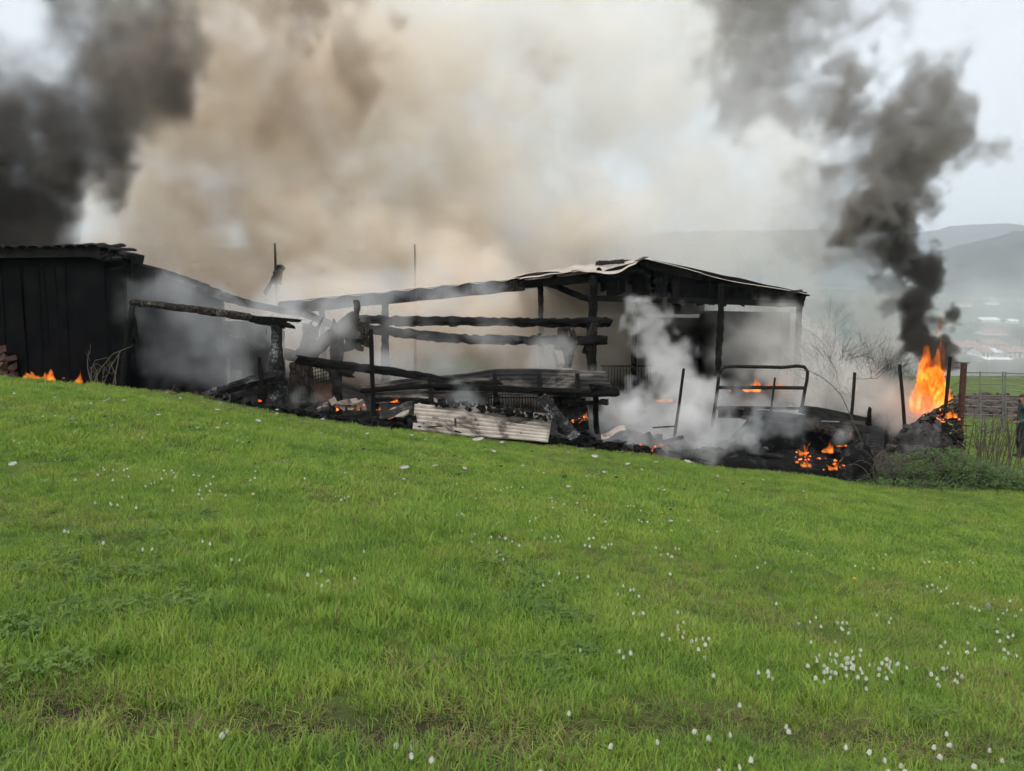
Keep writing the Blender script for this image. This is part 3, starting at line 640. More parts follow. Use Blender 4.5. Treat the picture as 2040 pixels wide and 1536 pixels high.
hanging_rag([(1186, 646), (1178, 668), (1172, 690), (1166, 702)], 8, 20.4, 'burnt strips dangling from the pole ends by the tall post', 'char_brown', 510)
def sack():
    c = P(1126, 690, 20.1)
    def fn(u, v):
        a = u * 2 * math.pi; t = v; w = .24 * (.55 + .55 * math.sin(math.pi * min(1, t * .9 + .08))) * (1 + .12 * math.sin(5 * a + t * 7)); return (c.x + math.cos(a) * w + .03 * math.sin(t * 6), c.y + math.sin(a) * w * .6, c.z + .5 - t * 1.05)
    vs, fs, _ = sheet(fn, 18, 14, .02); tag(obj('sack', vs, fs, M['char_brown']), 'slumped scorched sack hanging over the lower pole', 'sack')
sack()
hanging_rag([(1112, 700), (1117, 722), (1110, 742)], 5, 19.9, 'pale burnt strip below the scorched sack', 'stone', 512)
tag(obj('bracket', *board(P(1074, 664, 20.1), P(1076, 690, 20.1), .10, .04, 5), M['char_brown']), 'small upright cleat on the lower pole', 'cleat')

# bent metal frame and mesh panel behind the thick post
def arch(name, x0, x1, yt, yb, Y, r, label, bars=3, m='iron'):
    e = empty(name, P((x0 + x1) / 2, yb, Y)); pts = []
    for i in range(13):
        a = math.pi * i / 12; pts.append(P((x0 + x1) / 2 - math.cos(a) * (x1 - x0) / 2, yt + 12 - math.sin(a) * 12, Y))
    pts = [P(x0, yb, Y)] + pts + [P(x1, yb, Y)]; obj('frame', *tube(pts, r, 6), M[m], e)
    for k in range(bars): yy = yt + 20 + (yb - yt - 24) * k / max(1, bars - 1); obj('bar', *tube([P(x0, yy, Y), P(x1, yy, Y)], r * .7, 5), M[m], e)
    return tag(e, label, 'frame')
arch('metal_frame', 536, 556, 714, 790, 16.7, .022, 'narrow arched iron frame left of the thick post', 5)
def mesh_panel():
    e = empty('mesh_panel', P(638, 765, 17.0)); a, b, c_, d = P(622, 728, 17), P(655, 722, 17), P(656, 757, 17), P(624, 766, 17)
    for k in range(7): t = k / 6; obj('wire', *tube([a.lerp(b, t), d.lerp(c_, t)], .008, 5), M['iron'], e)
    for k in range(6): t = k / 5; obj('wire', *tube([a.lerp(d, t), b.lerp(c_, t)], .008, 5), M['iron'], e)
    tag(e, 'small wire mesh panel behind the long fallen beam', 'mesh')
mesh_panel()
def slab(name, pts, th, m, label, cat, seed=0, waves=0, amp=.03, nu=24, nv=16, axis='v', parts=None):
    """uneven sheet between four corner points a b c d (a-b upper edge, d-c lower edge)"""
    a, b, c_, d = [P(*p) for p in pts]; rng = random.Random(seed); ph = [rng.uniform(0, 6) for _ in range(4)]
    n = (b - a).cross(d - a).normalized()
    if n.y > 0: n = -n
    def fn(u, v):
        p = a.lerp(b, u).lerp(d.lerp(c_, u), v); t = v if axis == 'v' else u
        w = math.sin(t * waves * 2 * math.pi) * amp if waves else 0
        return p + n * (w + .03 * math.sin(u * 5 + ph[0]) * math.sin(v * 4 + ph[1]) + rng.uniform(-.006, .006))
    vs, fs, _ = sheet(fn, nu, nv, th); o = obj(name, vs, fs, M[m], None, waves > 0)
    return tag(o, label, cat) if label else o
slab('board', [(578, 722, 17.2), (622, 718, 17.2), (626, 796, 17.1), (574, 800, 17.1)], .04, 'char_brown', 'dark scorched board upright behind the thick post', 'board', 3)
slab('board', [(626, 768, 17.0), (662, 760, 17.0), (660, 800, 16.9), (628, 800, 16.9)], .03, 'rust', 'small rusty sheet below the wire mesh panel', 'sheet', 4)

# collapsed roof panel: long corrugated lengths lying on edge, bent at the old ridge
def collapsed_panel():
    e = empty('collapsed_roof', P(980, 815, 17.3)); rng = random.Random(21)
    top = [(713, 769), (850, 752), (985, 736), (1100, 738), (1207, 739)]; bot = [(742, 806), (850, 795), (985, 787), (1100, 789), (1226, 787)]
    def edge(pts, px_t, Y): xs = [p[0] for p in pts]; x = xs[0] + (xs[-1] - xs[0]) * px_t; return P(x, float(np.interp(x, xs, [p[1] for p in pts])), Y)
    cuts = [0, .24, .53, .78, 1.0]
    for row in range(2):
        for k in range(4):
            u0, u1 = cuts[k], cuts[k + 1] + (.012 if k < 3 else 0); off = rng.uniform(-.03, .03)
            def fn(u, v, u0=u0, u1=u1, row=row, off=off, k=k):
                uu = u0 + (u1 - u0) * u; vv = (row + v * 1.05) / 2; p = edge(top, uu, 17.6).lerp(edge(bot, uu, 16.95), vv)
                p.y += -.020 * math.sin(vv * 6.2 * 2 * math.pi) + off + .02 * k % .05 - .02 * row + rng.uniform(-.004, .004); p.z += .02 * math.sin(uu * 11 + row); return p
            vs, fs, idx = sheet(fn, 16, 20, .012, True); obj('sheet', vs, fs, M['sheet_sooty'], e, True)
    for k, (a, b, r) in enumerate([((742, 800, 17.0), (860, 800, 16.8), .07), ((868, 772, 16.8), (1228, 782, 16.8), .08), ((1180, 776, 16.8), (1230, 776, 16.9), .10), ((720, 778, 17.1), (1000, 762, 17.0), .05)]):
        obj('purlin', *charred(P(*a), P(*b), r, r, 540 + k, .12, 8, 18), M['char'], e)
    for k, px in enumerate((856, 985, 1074, 1150)): obj('batten', *board(P(px, 745, 17.35), P(px + 3, 802, 16.75), .10, .04, 550 + k, 8, .12, (1, 0, 0)), M['char'], e)
    obj('leg', *charred(P(752, 836, 17.1), P(748, 792, 17.1), .06, .05, 556), M['char'], e); obj('leg', *charred(P(990, 850, 17.2), P(988, 786, 17.2), .06, .06, 557), M['char'], e); obj('leg', *charred(P(1190, 860, 17.3), P(1186, 782, 17.2), .06, .06, 558), M['char'], e)
    tag(e, 'long collapsed corrugated roof panel, sooty and bent at its ridge', 'roof panel')
collapsed_panel()
def grille():
    e = empty('grille', P(1010, 830, 17.7))
    for k in range(26): px = 962 + k * 5.6; obj('bar', *tube([P(px, 786, 17.7), P(px + 1, 832, 17.7)], .011, 5), M['rust'], e)
    for yy in (792, 828): obj('bar', *tube([P(960, yy, 17.68), P(1106, yy, 17.68)], .018, 5), M['rust'], e)
    tag(e, 'rusty barred grille under the collapsed roof panel', 'grille')
grille()
def far_railing():
    e = empty('railing', P(1235, 770, 24.5))
    for k in range(17): px = 1200 + k * 6; obj('bar', *tube([P(px, 730, 24.5), P(px, 790, 24.5)], .012, 5), M['iron'], e)
    obj('top_bar', *tube([P(1196, 729, 24.5), P(1300, 729, 24.5)], .025, 6), M['iron'], e); tag(e, 'barred railing inside the barn behind the collapsed panel end', 'railing')
far_railing()

# pale corrugated sheets lying on the rubble
slab('roof_sheet', [(826, 807, 16.65), (1099, 838, 16.85), (1091, 884, 16.2), (822, 856, 15.9)], .012, 'sheet_pale', 'large pale corrugated sheet lying on the rubble by the grass', 'sheet', 31, 6.5, .040, 30, 66)
slab('roof_sheet', [(838, 796, 17.0), (1088, 824, 17.1), (1094, 838, 16.75), (830, 808, 16.6)], .012, 'sheet_pale', 'second pale corrugated sheet tucked behind the large one', 'sheet', 32, 2.5, .03, 30, 30)
slab('roof_sheet', [(836, 792, 17.0), (906, 800, 17.0), (905, 812, 16.8), (834, 806, 16.8)], .012, 'sheet_pale', 'short pale sheet scrap on top of the pale sheets', 'sheet', 33, 1.5, .025, 16, 16)
tag(obj('plank', *board(P(1078, 792, 16.7), P(1146, 872, 16.25), .24, .07, 560, 14, .14, (1, 0, .5), .06), M['char_ash']), 'broad ash-grey plank slanting down beside the pale sheet', 'plank')
tag(obj('stick', *tube([P(1098, 857, 16.1), P(1120, 868, 16.0), P(1134, 874, 15.95)], [.02, .022, .02], 6), M['ash_grey']), 'bent grey stick at the foot of the ash-grey plank', 'stick')
tag(obj('iron_stub', *tube([P(908, 850, 15.85), P(907, 833, 15.85)], .022, 7), M['rust']), 'short rusty stub standing before the pale sheet', 'stub')
slab('tarpaulin', [(1100, 790, 17.4), (1165, 794, 17.4), (1172, 832, 16.9), (1120, 838, 16.8)], .03, 'ash_clod', 'crumpled black sheet right of the ash-grey plank', 'sheet', 35, 2, .05)
slab('plank_dark', [(1120, 800, 17.2), (1212, 798, 17.3), (1212, 806, 17.2), (1122, 810, 17.1)], .05, 'char_brown', 'short charred plank below the collapsed panel end', 'plank', 36)

def scraps():
    rng = random.Random(222)
    for k in range(26):
        px = rng.choice((rng.uniform(470, 830), rng.uniform(1100, 1400), rng.uniform(1400, 1720))); ex = [e[0] for e in EDGE]; Y = float(np.interp(px, ex, [e[2] for e in EDGE])) + rng.uniform(.15, 1.6); x = P(px, 800, Y).x; z = gz(x, Y) + rng.uniform(.05, .28); a = rng.uniform(-.5, .5) + (math.pi if rng.random() < .5 else 0); l = rng.uniform(.35, .95); d = Vector((math.cos(a) * l, math.sin(a) * l * .5, rng.uniform(-.12, .25)))
        side = 'left of the pale corrugated sheet' if px < 830 else 'right of the ash-grey plank' if px < 1400 else 'around the black ash heap'
        if k % 3: o = obj('plank', *board((x, Y, z), Vector((x, Y, z)) + d, rng.uniform(.06, .16), rng.uniform(.02, .05), 600 + k, 8, .2, (rng.uniform(-.3, .3), -.6, 1), .08), M[rng.choice(('char_brown', 'char_ash', 'char', 'char_ash'))]); tag(o, 'charred plank scrap in the rubble ' + side, 'plank', 'charred plank scraps in the rubble')
        else:
            b0 = Vector((x, Y, z)); w_ = Vector((0, rng.uniform(.15, .3), rng.uniform(.1, .3)))
            vs, fs, _ = sheet(lambda u, v: b0 + d * u + w_ * v + Vector((0, 0, .022 * math.sin(v * 12) + .03 * math.sin(u * 7 + k))), 14, 14, .012); o = obj('sheet_scrap', vs, fs, M[rng.choice(('sheet_sooty', 'sheet_pale', 'sheet_dark'))], None, True); tag(o, 'broken corrugated scrap in the rubble ' + side, 'sheet', 'broken sheet scraps in the rubble')
scraps()
# ------------------------------------------------------------------ rubble and ash heaps (uncountable)
def rubble():
    rng = random.Random(99); g = Geo()
    def strip(p0, p1, n, s0, s1, spread, k=0, up=.12):
        for _ in range(n):
            t = rng.random(); px = p0[0] + (p1[0] - p0[0]) * t; py = p0[1] + (p1[1] - p0[1]) * t; Y = p0[2] + (p1[2] - p0[2]) * t + abs(rng.gauss(0, spread)); x = P(px, py, Y).x
            s = rng.uniform(s0, s1); g.add(*chunk((x, Y, gz(x, Y) + rng.uniform(-.02, up)), s, rng, .7), k)
    strip((440, 800, 15.2), (620, 835, 15.6), 130, .03, .13, .35); strip((480, 800, 15.6), (560, 815, 15.8), 60, .05, .16, .2)
    strip((590, 830, 15.6), (840, 865, 16.1), 240, .03, .16, .5); strip((1080, 885, 16.5), (1400, 925, 16.9), 260, .03, .15, .6); strip((740, 850, 16), (830, 858, 16.1), 60, .05, .2, .25, 0, .22)
    strip((1380, 915, 16.8), (1700, 950, 16.6), 420, .03, .17, .5, 0, .2); strip((1400, 900, 17.2), (1680, 920, 17.2), 200, .05, .22, .5, 0, .3); strip((1480, 880, 18), (1760, 880, 18), 160, .06, .24, .7, 0, .35)
    strip((340, 785, 15), (480, 805, 15.3), 70, .02, .06, .3); strip((1150, 870, 17.5), (1450, 880, 18.5), 200, .05, .2, 1.0, 0, .25)
    strip((590, 815, 16), (760, 835, 16.6), 70, .04, .12, .4, 1, .15); strip((1000, 840, 16.6), (1095, 850, 16.6), 40, .03, .08, .2, 1, .1)
    for _ in range(160):                                              # clinker on top of the pale sheets
        t, v = rng.random(), rng.random(); p = P(862 + 225 * t, 800 + 30 * t + v * 14 - 6, 16.75 - v * .25); g.add(*chunk(p + Vector((0, 0, .02)), rng.uniform(.015, .06), rng), 0)
    for _ in range(90):                                               # short charred sticks
        px = rng.uniform(480, 1690); py = float(np.interp(px, [e[0] for e in EDGE], [e[1] for e in EDGE])) - rng.uniform(0, 22); Y = float(np.interp(px, [e[0] for e in EDGE], [e[2] for e in EDGE])) + rng.uniform(.0, 1.2); x = P(px, py, Y).x; a = rng.uniform(0, 6.28); l = rng.uniform(.1, .4); z = gz(x, Y) + rng.uniform(.03, .15)
        g.add(*tube([(x, Y, z), (x + math.cos(a) * l, Y + math.sin(a) * l, z + rng.uniform(-.1, .15))], [rng.uniform(.01, .025), .012], 5), 0)
    tag(g.build('rubble', [M['ash_clod'], M['ash_grey']]), 'black clinker, ash and broken scraps along the burnt edge', 'rubble', kind='stuff')
rubble()
def stones():
    rng = random.Random(17)
    for k, (px, py, s) in enumerate([(664, 800, .10), (676, 806, .08), (690, 803, .12), (705, 800, .09), (716, 804, .10), (683, 812, .07), (700, 812, .08), (648, 806, .07), (725, 812, .07), (762, 840, .08), (636, 814, .06), (1142, 868, .07)]):
        p = P(px, py, 16.5); p.z = max(p.z, gz(p.x, p.y) + s * .3)
        vs, fs = chunk(p, s, rng); tag(obj('stone', vs, fs, M['stone']), 'pale broken stone in the rubble right of the broad burnt post' if k < 11 else 'round ochre stone at the foot of the ash-grey plank', 'stone', 'broken stones in the rubble')
stones()
def heap(name, pts, label, m, cat, seed, ridges=0):
    """low uneven mound: pts = (px, py_top, Y, half width px)"""
    rng = random.Random(seed); c0 = P(pts[0][0], pts[0][1], pts[0][2]); n, k = 40, 14; vs = []; xs = [P(p[0], p[1], p[2]).x for p in pts]; zs = [P(p[0], p[1], p[2]).z for p in pts]; ys = [p[2] for p in pts]; dp = [p[3] for p in pts]
    def fn(u, v):
        x = xs[0] + (xs[-1] - xs[0]) * u; Y = float(np.interp(x, xs, ys)); zt = float(np.interp(x, xs, zs)); d = float(np.interp(x, xs, dp)); a = (v - .5) * math.pi; y = Y + math.sin(a) * d; g0 = gz(x, y) - .08
        h = max(.02, zt - g0) * math.cos(a) ** .7 if abs(v - .5) < .499 else 0
        h *= 1 + .18 * (float(fbm2(x * 3, y * 3 + seed, seed, 4)) - .5) * 2; h += ridges * .05 * math.sin(x * 14 + y * 8) * math.cos(a)
        return (x, y, g0 + h * math.sin(math.pi * min(1, max(0, u * 3.5 + .02), (1 - u) * 3.5 + .02) / 2))
    vs, fs, _ = sheet(fn, 60, 24, .02); return tag(obj(name, vs, fs, M[m], None, True), label, cat)
heap('ash_heap', [(1376, 912, 17.0, .5), (1440, 896, 17.1, .6), (1520, 902, 17.1, .6), (1600, 905, 17.0, .6), (1660, 896, 17.0, .5), (1700, 920, 16.9, .4)], 'long black ash heap along the grass edge right of the white smoke', 'ash_clod', 'ash heap', 41)
heap('ash_heap', [(1430, 850, 18.6, .6), (1500, 830, 18.7, .8), (1600, 838, 18.8, .8), (1700, 840, 18.8, .8), (1750, 870, 18.6, .6)], 'sooty debris heap under the bent iron hurdle', 'ash_clod', 'ash heap', 42)
heap('ash_heap', [(1660, 898, 16.7, .3), (1700, 880, 16.7, .35), (1730, 890, 16.7, .3), (1750, 915, 16.7, .25)], 'small black mound beside the bramble at the ash heap end', 'ash_clod', 'ash heap', 43)
heap('ash_bale', [(1764, 900, 17.5, .4), (1790, 868, 17.6, .5), (1820, 845, 17.7, .6), (1860, 822, 17.8, .6), (1892, 804, 17.9, .5), (1908, 850, 17.8, .4), (1916, 890, 17.6, .3)], 'grey ash-crusted bale slumped under the tall flames', 'ash_grey', 'bale', 44, 1)
def straw():
    rng = random.Random(91); g = Geo()
    for _ in range(260):
        px = rng.uniform(1775, 1908); t = (px - 1764) / 150; top = float(np.interp(px, [1764, 1790, 1820, 1860, 1892, 1908, 1916], [905, 868, 845, 822, 804, 850, 890])); py = top + rng.random() ** 1.5 * 60 - 4; Y = 17.75 - (py - top) * .008; p = P(px, py, Y); a = rng.uniform(-.9, .9); l = rng.uniform(.1, .45); d = Vector((math.cos(a), rng.uniform(-.3, .3), math.sin(a) * .8 - .2)) * l
        g.add(*tube([p, p + d * .5 + Vector((0, 0, rng.uniform(-.03, .05))), p + d], [rng.uniform(.008, .03), .015, .006], 4, False), rng.choice((0, 0, 1)))
    for _ in range(120):
        px = rng.uniform(1775, 1908); top = float(np.interp(px, [1764, 1790, 1820, 1860, 1892, 1908, 1916], [905, 868, 845, 822, 804, 850, 890])); g.add(*chunk(P(px, top + rng.uniform(-3, 55), 17.6), rng.uniform(.03, .12), rng, .6), rng.choice((0, 1)))
    tag(g.build('charred_straw', [M['char_brown'], M['ash_grey']]), 'burnt straw and sticks matted over the ash-crusted bale', 'straw', kind='stuff')
straw()
slab('roof_sheet', [(1482, 814, 18.3), (1720, 842, 18.2), (1735, 862, 17.8), (1478, 836, 17.9)], .014, 'sheet_dark', 'scorched corrugated sheet on the debris heap under the hurdle', 'sheet', 51, 3, .03, 30, 30)
slab('roof_sheet', [(1594, 808, 18.7), (1728, 832, 18.6), (1730, 848, 18.3), (1590, 822, 18.3)], .014, 'sheet_dark', 'tilted scorched sheet propped at the slim stake', 'sheet', 52, 2, .03, 24, 24)
slab('roof_sheet', [(1430, 816, 18.9), (1540, 818, 18.9), (1540, 836, 18.6), (1432, 832, 18.6)], .014, 'soot_sheet_under', 'black flat sheet between the hurdle legs', 'sheet', 53, 1, .02)
timber('fallen_log', (1610, 846, 17.9), (1690, 868, 17.5), 12, 7, 418, 'thick charred log lying before the scorched sheet', 'log', 'char_brown')
tag(obj('pale_strip', *board(P(1636, 839, 17.75), P(1672, 840, 17.75), .03, .02, 4), M['galv']), 'small pale metal strip on the scorched sheet', 'strip')
timber('stub', (1728, 845, 17.6), (1735, 812, 17.6), 6, 3, 419, 'pointed charred stub at the end of the scorched sheet', 'stub')
slab('block', [(1476, 868, 17.6), (1512, 870, 17.6), (1512, 888, 17.3), (1474, 882, 17.3)], .05, 'ash_grey', 'pale broken slab showing through the bluish smoke', 'slab', 54)

# ------------------------------------------------------------------ bent iron hurdle
def hurdle():
    Y = 18.9; e = empty('hurdle', P(1515, 840, Y)); r = .042
    pts = [(1418, 850), (1426, 800), (1432, 752), (1436, 738), (1444, 731), (1460, 730), (1520, 731), (1560, 732), (1588, 729), (1602, 731), (1609, 740), (1608, 755), (1602, 785), (1597, 815)]
    obj('frame', *tube([P(a, b, Y) for a, b in pts], r, 8), M['iron'], e)
    obj('rail', *tube([P(1430, 772, Y - .04), P(1520, 772, Y - .04), P(1603, 773, Y - .04)], .045, 8), M['iron'], e)
    obj('rail', *tube([P(1424, 812, Y - .04), P(1510, 812, Y - .04), P(1598, 814, Y - .04)], .035, 8), M['iron'], e)
    obj('rod', *tube([P(1544, 752, Y - .08), P(1536, 818, Y - .08)], .025, 6), M['iron'], e)
    tag(e, 'bent dark iron hurdle with rounded top standing in the smoke', 'hurdle')
hurdle()
def stake(top, bot, Y, r, label, m='iron'):
    a, b = P(*bot, Y), P(*top, Y); d = (a - b).normalized(); a = a + d * .35
    tag(obj('stake', *tube([a, a.lerp(b, .5) + Vector((.01, 0, 0)), b], [r * 1.1, r, r], 7), M[m]), label, 'stake')
stake((1362, 734), (1346, 850), 18.4, .036, 'slanting thin stake in the thick white smoke')
stake((1703, 742), (1696, 825), 18.6, .038, 'thin upright stake right of the hurdle')
stake((1792, 726), (1800, 822), 18.6, .040, 'thin stake left of the tall flames, leaning left')
stake((1893, 711), (1878, 860), 17.4, .040, 'thin dark stake in front of the tall flames')
tag(obj('rod', *tube([P(1300, 852, 18.2), P(1346, 849, 18.3)], .02, 6), M['iron']), 'thin rod lying by the slanting stake', 'rod')

# ------------------------------------------------------------------ gate post, gate, person
def gate_post():
    Y = 20.0; a = P(1913, 850, Y); z0 = gz(a.x, Y) - .2; z1 = P(1913, 724, Y).z; e = empty('gate_post', Vector((a.x, Y, z0)))
    obj('shaft', *tube([(a.x, Y, z0), (a.x, Y, z1)], .078, 10), M['rust'], e); obj('cap', *box((a.x - .21, Y - .05, z1 + .003), (a.x + .12, Y + .05, z1 + .025)), M['rust'], e); obj('arm', *tube([(a.x - .07, Y, z1 - .12), (a.x - .28, Y - .02, z1 - .11)], .012, 6), M['rust'], e)
    tag(e, 'rusty iron gate post right of the tall flames', 'post')
gate_post()
def gate(x0, x1, Y0, Y1, tops, label, pales):
    e = empty('gate', P((x0 + x1) / 2, 860, Y0)); za = gz(P(x0, 800, Y0).x, Y0); 
    for k, (ya, yb) in enumerate(tops):
        obj('rail', *tube([P(x0, ya, Y0), P(x1, yb, Y1)], .013 if k else .017, 7), M['galv'], e)
    for px in pales:
        t = (px - x0) / (x1 - x0); Y = Y0 + (Y1 - Y0) * t; ya = tops[0][0] + (tops[0][1] - tops[0][0]) * t; yb = tops[-1][0] + (tops[-1][1] - tops[-1][0]) * t
        obj('upright', *tube([P(px, ya - 3, Y - .05), P(px, yb + 2, Y - .05)], .020, 7), M['galv'], e)
    tag(e, label, 'gate')
gate(1918, 1999, 21.6, 21.8, [(742, 743), (754, 755), (764, 766), (776, 778), (787, 788), (797, 799), (808, 811), (825, 827), (840, 842), (856, 858)], 'galvanised tube gate hung beside the rusty gate post', (1953, 1998))
gate(2003, 2110, 21.8, 22.0, [(743, 748), (755, 759), (767, 771), (778, 783), (788, 793), (800, 804), (812, 817), (828, 832), (843, 847), (859, 863)], 'second galvanised tube gate, behind the standing person', (2003, 2090))

def person():
    """standing man in dark green jacket and navy trousers, seen from his left rear, looking left"""
    f = P(2033, 886, 21.0); f.z = gz(f.x, f.y); e = empty('person', f)
    H = 1.76
    J = dict(pel=(0, 0, .94), waist=(.0, 0, 1.08), chest=(.01, 0, 1.30), sh=(.02, 0, 1.42), neck=(-.0, 0, 1.50), nk2=(-.03, 0, 1.57), head=(-.045, 0, 1.64), top=(-.035, 0, 1.73),
             hl=(0, -.10, .90), kl=(-.03, -.11, .50), al=(.02, -.12, .09), fl=(-.13, -.13, .035), hr=(0, .10, .90), kr=(-.02, .11, .50), ar=(.03, .12, .09), fr=(-.12, .13, .035),
             sl=(.02, -.20, 1.40), el=(.07, -.27, 1.13), wl=(-.14, -.22, 1.02), dl=(-.23, -.20, 1.03), sr=(.02, .20, 1.40), er=(.05, .27, 1.13), wr=(-.15, .20, 1.03), dr=(-.24, .17, 1.05))
    Rd = dict(pel=.155, waist=.15, chest=.165, sh=.12, neck=.062, nk2=.062, head=.092, top=.07, hl=.10, kl=.072, al=.05, fl=.042, hr=.10, kr=.072, ar=.05, fr=.042, sl=.078, el=.058, wl=.044, dl=.036, sr=.078, er=.058, wr=.044, dr=.036)
    E_ = [('pel', 'waist'), ('waist', 'chest'), ('chest', 'sh'), ('sh', 'neck'), ('neck', 'nk2'), ('nk2', 'head'), ('head', 'top'), ('pel', 'hl'), ('hl', 'kl'), ('kl', 'al'), ('al', 'fl'), ('pel', 'hr'), ('hr', 'kr'), ('kr', 'ar'), ('ar', 'fr'), ('sh', 'sl'), ('sl', 'el'), ('el', 'wl'), ('wl', 'dl'), ('sh', 'sr'), ('sr', 'er'), ('er', 'wr'), ('wr', 'dr')]
    # five fingers on each hand
    for s, w in (('l', -1), ('r', 1)):
        d = Vector(J['d' + s])
        for q, (oy, ln) in enumerate(((-.03, .07), (-.01, .08), (.012, .076), (.032, .06))):
            J[f'f{s}{q}'] = (d.x - ln * .6, d.y + oy, d.z - .005); J[f'g{s}{q}'] = (d.x - ln, d.y + oy, d.z - .035); Rd[f'f{s}{q}'] = .0095; Rd[f'g{s}{q}'] = .008; E_ += [('d' + s, f'f{s}{q}'), (f'f{s}{q}', f'g{s}{q}')]
        J['t' + s] = (d.x - .02, d.y - w * .05, d.z + .025); Rd['t' + s] = .011; E_.append(('d' + s, 't' + s))
    ks = list(J); me = bpy.data.meshes.new('body'); me.from_pydata([J[k] for k in ks], [(ks.index(a), ks.index(b)) for a, b in E_], [])
    tmp = bpy.data.objects.new('body', me); C.objects.link(tmp); md = tmp.modifiers.new('skin', 'SKIN'); 
    if not me.skin_vertices: bpy.context.view_layer.objects.active = tmp
    for i, k in enumerate(ks):
        sv = me.skin_vertices[0].data[i]; r = Rd[k]
        sv.radius = (r, r)
        if k in ('pel', 'waist', 'chest', 'sh'): sv.radius = (r * 1.05, r * .78)
        sv.use_root = (k == 'pel')
    ss = tmp.modifiers.new('sub', 'SUBSURF'); ss.levels = 2; ss.render_levels = 2
    dg = bpy.context.evaluated_depsgraph_get(); bm_me = bpy.data.meshes.new_from_object(tmp.evaluated_get(dg)); bpy.data.objects.remove(tmp)
    jk = mat('green_jacket', [(.3, (.018, .040, .040)), (.6, (.03, .07, .066)), (.8, (.05, .10, .09))], 6, .85, .4, 14); tr = mat('navy_trousers', [(.3, (.008, .010, .016)), (.7, (.02, .024, .036))], 8, .85, .4, 14)
    sk = mat('skin', [(.3, (.30, .16, .11)), (.7, (.42, .24, .17))], 9, .6, 0); hr = mat('brown_hair', [(.3, (.02, .013, .009)), (.7, (.06, .04, .028))], 40, .8, .4); bt = mat('dark_boot', [(.3, (.012, .010, .009)), (.7, (.03, .026, .022))], 9, .7, 0)
    bm_me.materials.clear()
    for m_ in (jk, tr, sk, bt): bm_me.materials.append(m_)
    for p in bm_me.polygons:
        c = p.center; p.use_smooth = True
        p.material_index = 2 if c.z > 1.49 or (c.x < -.17 and .9 < c.z < 1.15) else 0 if c.z > .86 else 1 if c.z > .10 else 3
    o = link('body', bm_me, e, False)
    g = Geo(); rng = random.Random(2)                      # hair cap over back and top of the head, beard, ears, nose
    def cap(cx, cz, r, keep, m_, nm):
        vs, fs = [], []; n, k = 16, 10
        for i in range(k + 1):
            for j in range(n): a = math.pi * i / k; b_ = 2 * math.pi * j / n; vs.append((cx + r * math.sin(a) * math.cos(b_) * 1.06 + rng.uniform(-.003, .003), r * math.sin(a) * math.sin(b_) * .9 + rng.uniform(-.003, .003), cz + r * math.cos(a) * 1.1))
        for i in range(k):
            for j in range(n):
                q = (i * n + j, i * n + (j + 1) % n, (i + 1) * n + (j + 1) % n, (i + 1) * n + j); c = sum((Vector(vs[t]) for t in q), Vector()) / 4
                if keep(c): fs.append(q)
        return link(nm, mesh(nm, vs, fs, m_, True), e, False)
    cap(-.028, 1.668, .098, lambda c: c.z > 1.70 or (c.x > -.045 and c.z > 1.62), hr, 'hair')
    cap(-.058, 1.605, .072, lambda c: c.x < -.075 and c.z < 1.625, hr, 'beard')
    link('nose', mesh('nose', [(-.135, -.012, 1.645), (-.135, .012, 1.645), (-.162, 0, 1.642), (-.130, 0, 1.69)], [(0, 2, 3), (1, 3, 2), (0, 1, 2), (0, 3, 1)], sk), e, False)
    for s in (-1, 1):
        link('eye', mesh('eye', [(-.135, s * .035 - .012, 1.672), (-.135, s * .035 + .012, 1.672), (-.135, s * .035 + .012, 1.682), (-.135, s * .035 - .012, 1.682), (-.12, s * .035, 1.677)], [(3, 2, 1, 0), (0, 1, 4), (1, 2, 4), (2, 3, 4), (3, 0, 4)], hr), e, False)
        vs, fs = tube([(-.02, s * .088, 1.625), (-.012, s * .098, 1.65), (-.015, s * .092, 1.675)], [.012, .02, .014], 8); link('ear', mesh('ear', vs, fs, sk, True), e, False)
    vs, fs = tube([(-.035 + .075 * math.cos(a), .075 * math.sin(a), 1.49) for a in [i * math.pi / 8 for i in range(17)]], .022, 7); link('collar', mesh('collar', vs, fs, jk, True), e, False)
    e.rotation_euler.z = R(-12)
    return tag(e, 'bearded person in dark green jacket and navy trousers standing at the gate', 'person')
person()

# ------------------------------------------------------------------ shrubs, stalks and bare trees
def branching(base, h, spread, levels, r, rng, n0=5, kids=4):
    g = Geo(); tips = []
    def grow(p, d, l, r_, lev):
        pts = [p]; q = p; dd = d.copy(); n = 4
        for k in range(n):
            dd = (dd + Vector((rng.gauss(0, .16), rng.gauss(0, .16), rng.gauss(.03, .12)))).normalized(); q = q + dd * l / n; pts.append(q)
        g.add(*tube(pts, [r_ * (1 - .6 * i / n) for i in range(n + 1)], 5 if lev > 1 else 3, lev > 1)); tips.append(q)
        if lev > 0:
            for _ in range(kids):
                i = rng.randint(1, n); nd = (dd + Vector((rng.gauss(0, .6), rng.gauss(0, .6), rng.gauss(.15, .4)))).normalized(); grow(pts[i], nd, l * rng.uniform(.45, .75), r_ * .5, lev - 1)
    for _ in range(n0): grow(base + Vector((rng.gauss(0, spread * .15), rng.gauss(0, spread * .15), 0)), Vector((rng.gauss(0, spread), rng.gauss(0, spread), 1)).normalized(), h * rng.uniform(.6, .9), r, levels)
    return g, tips
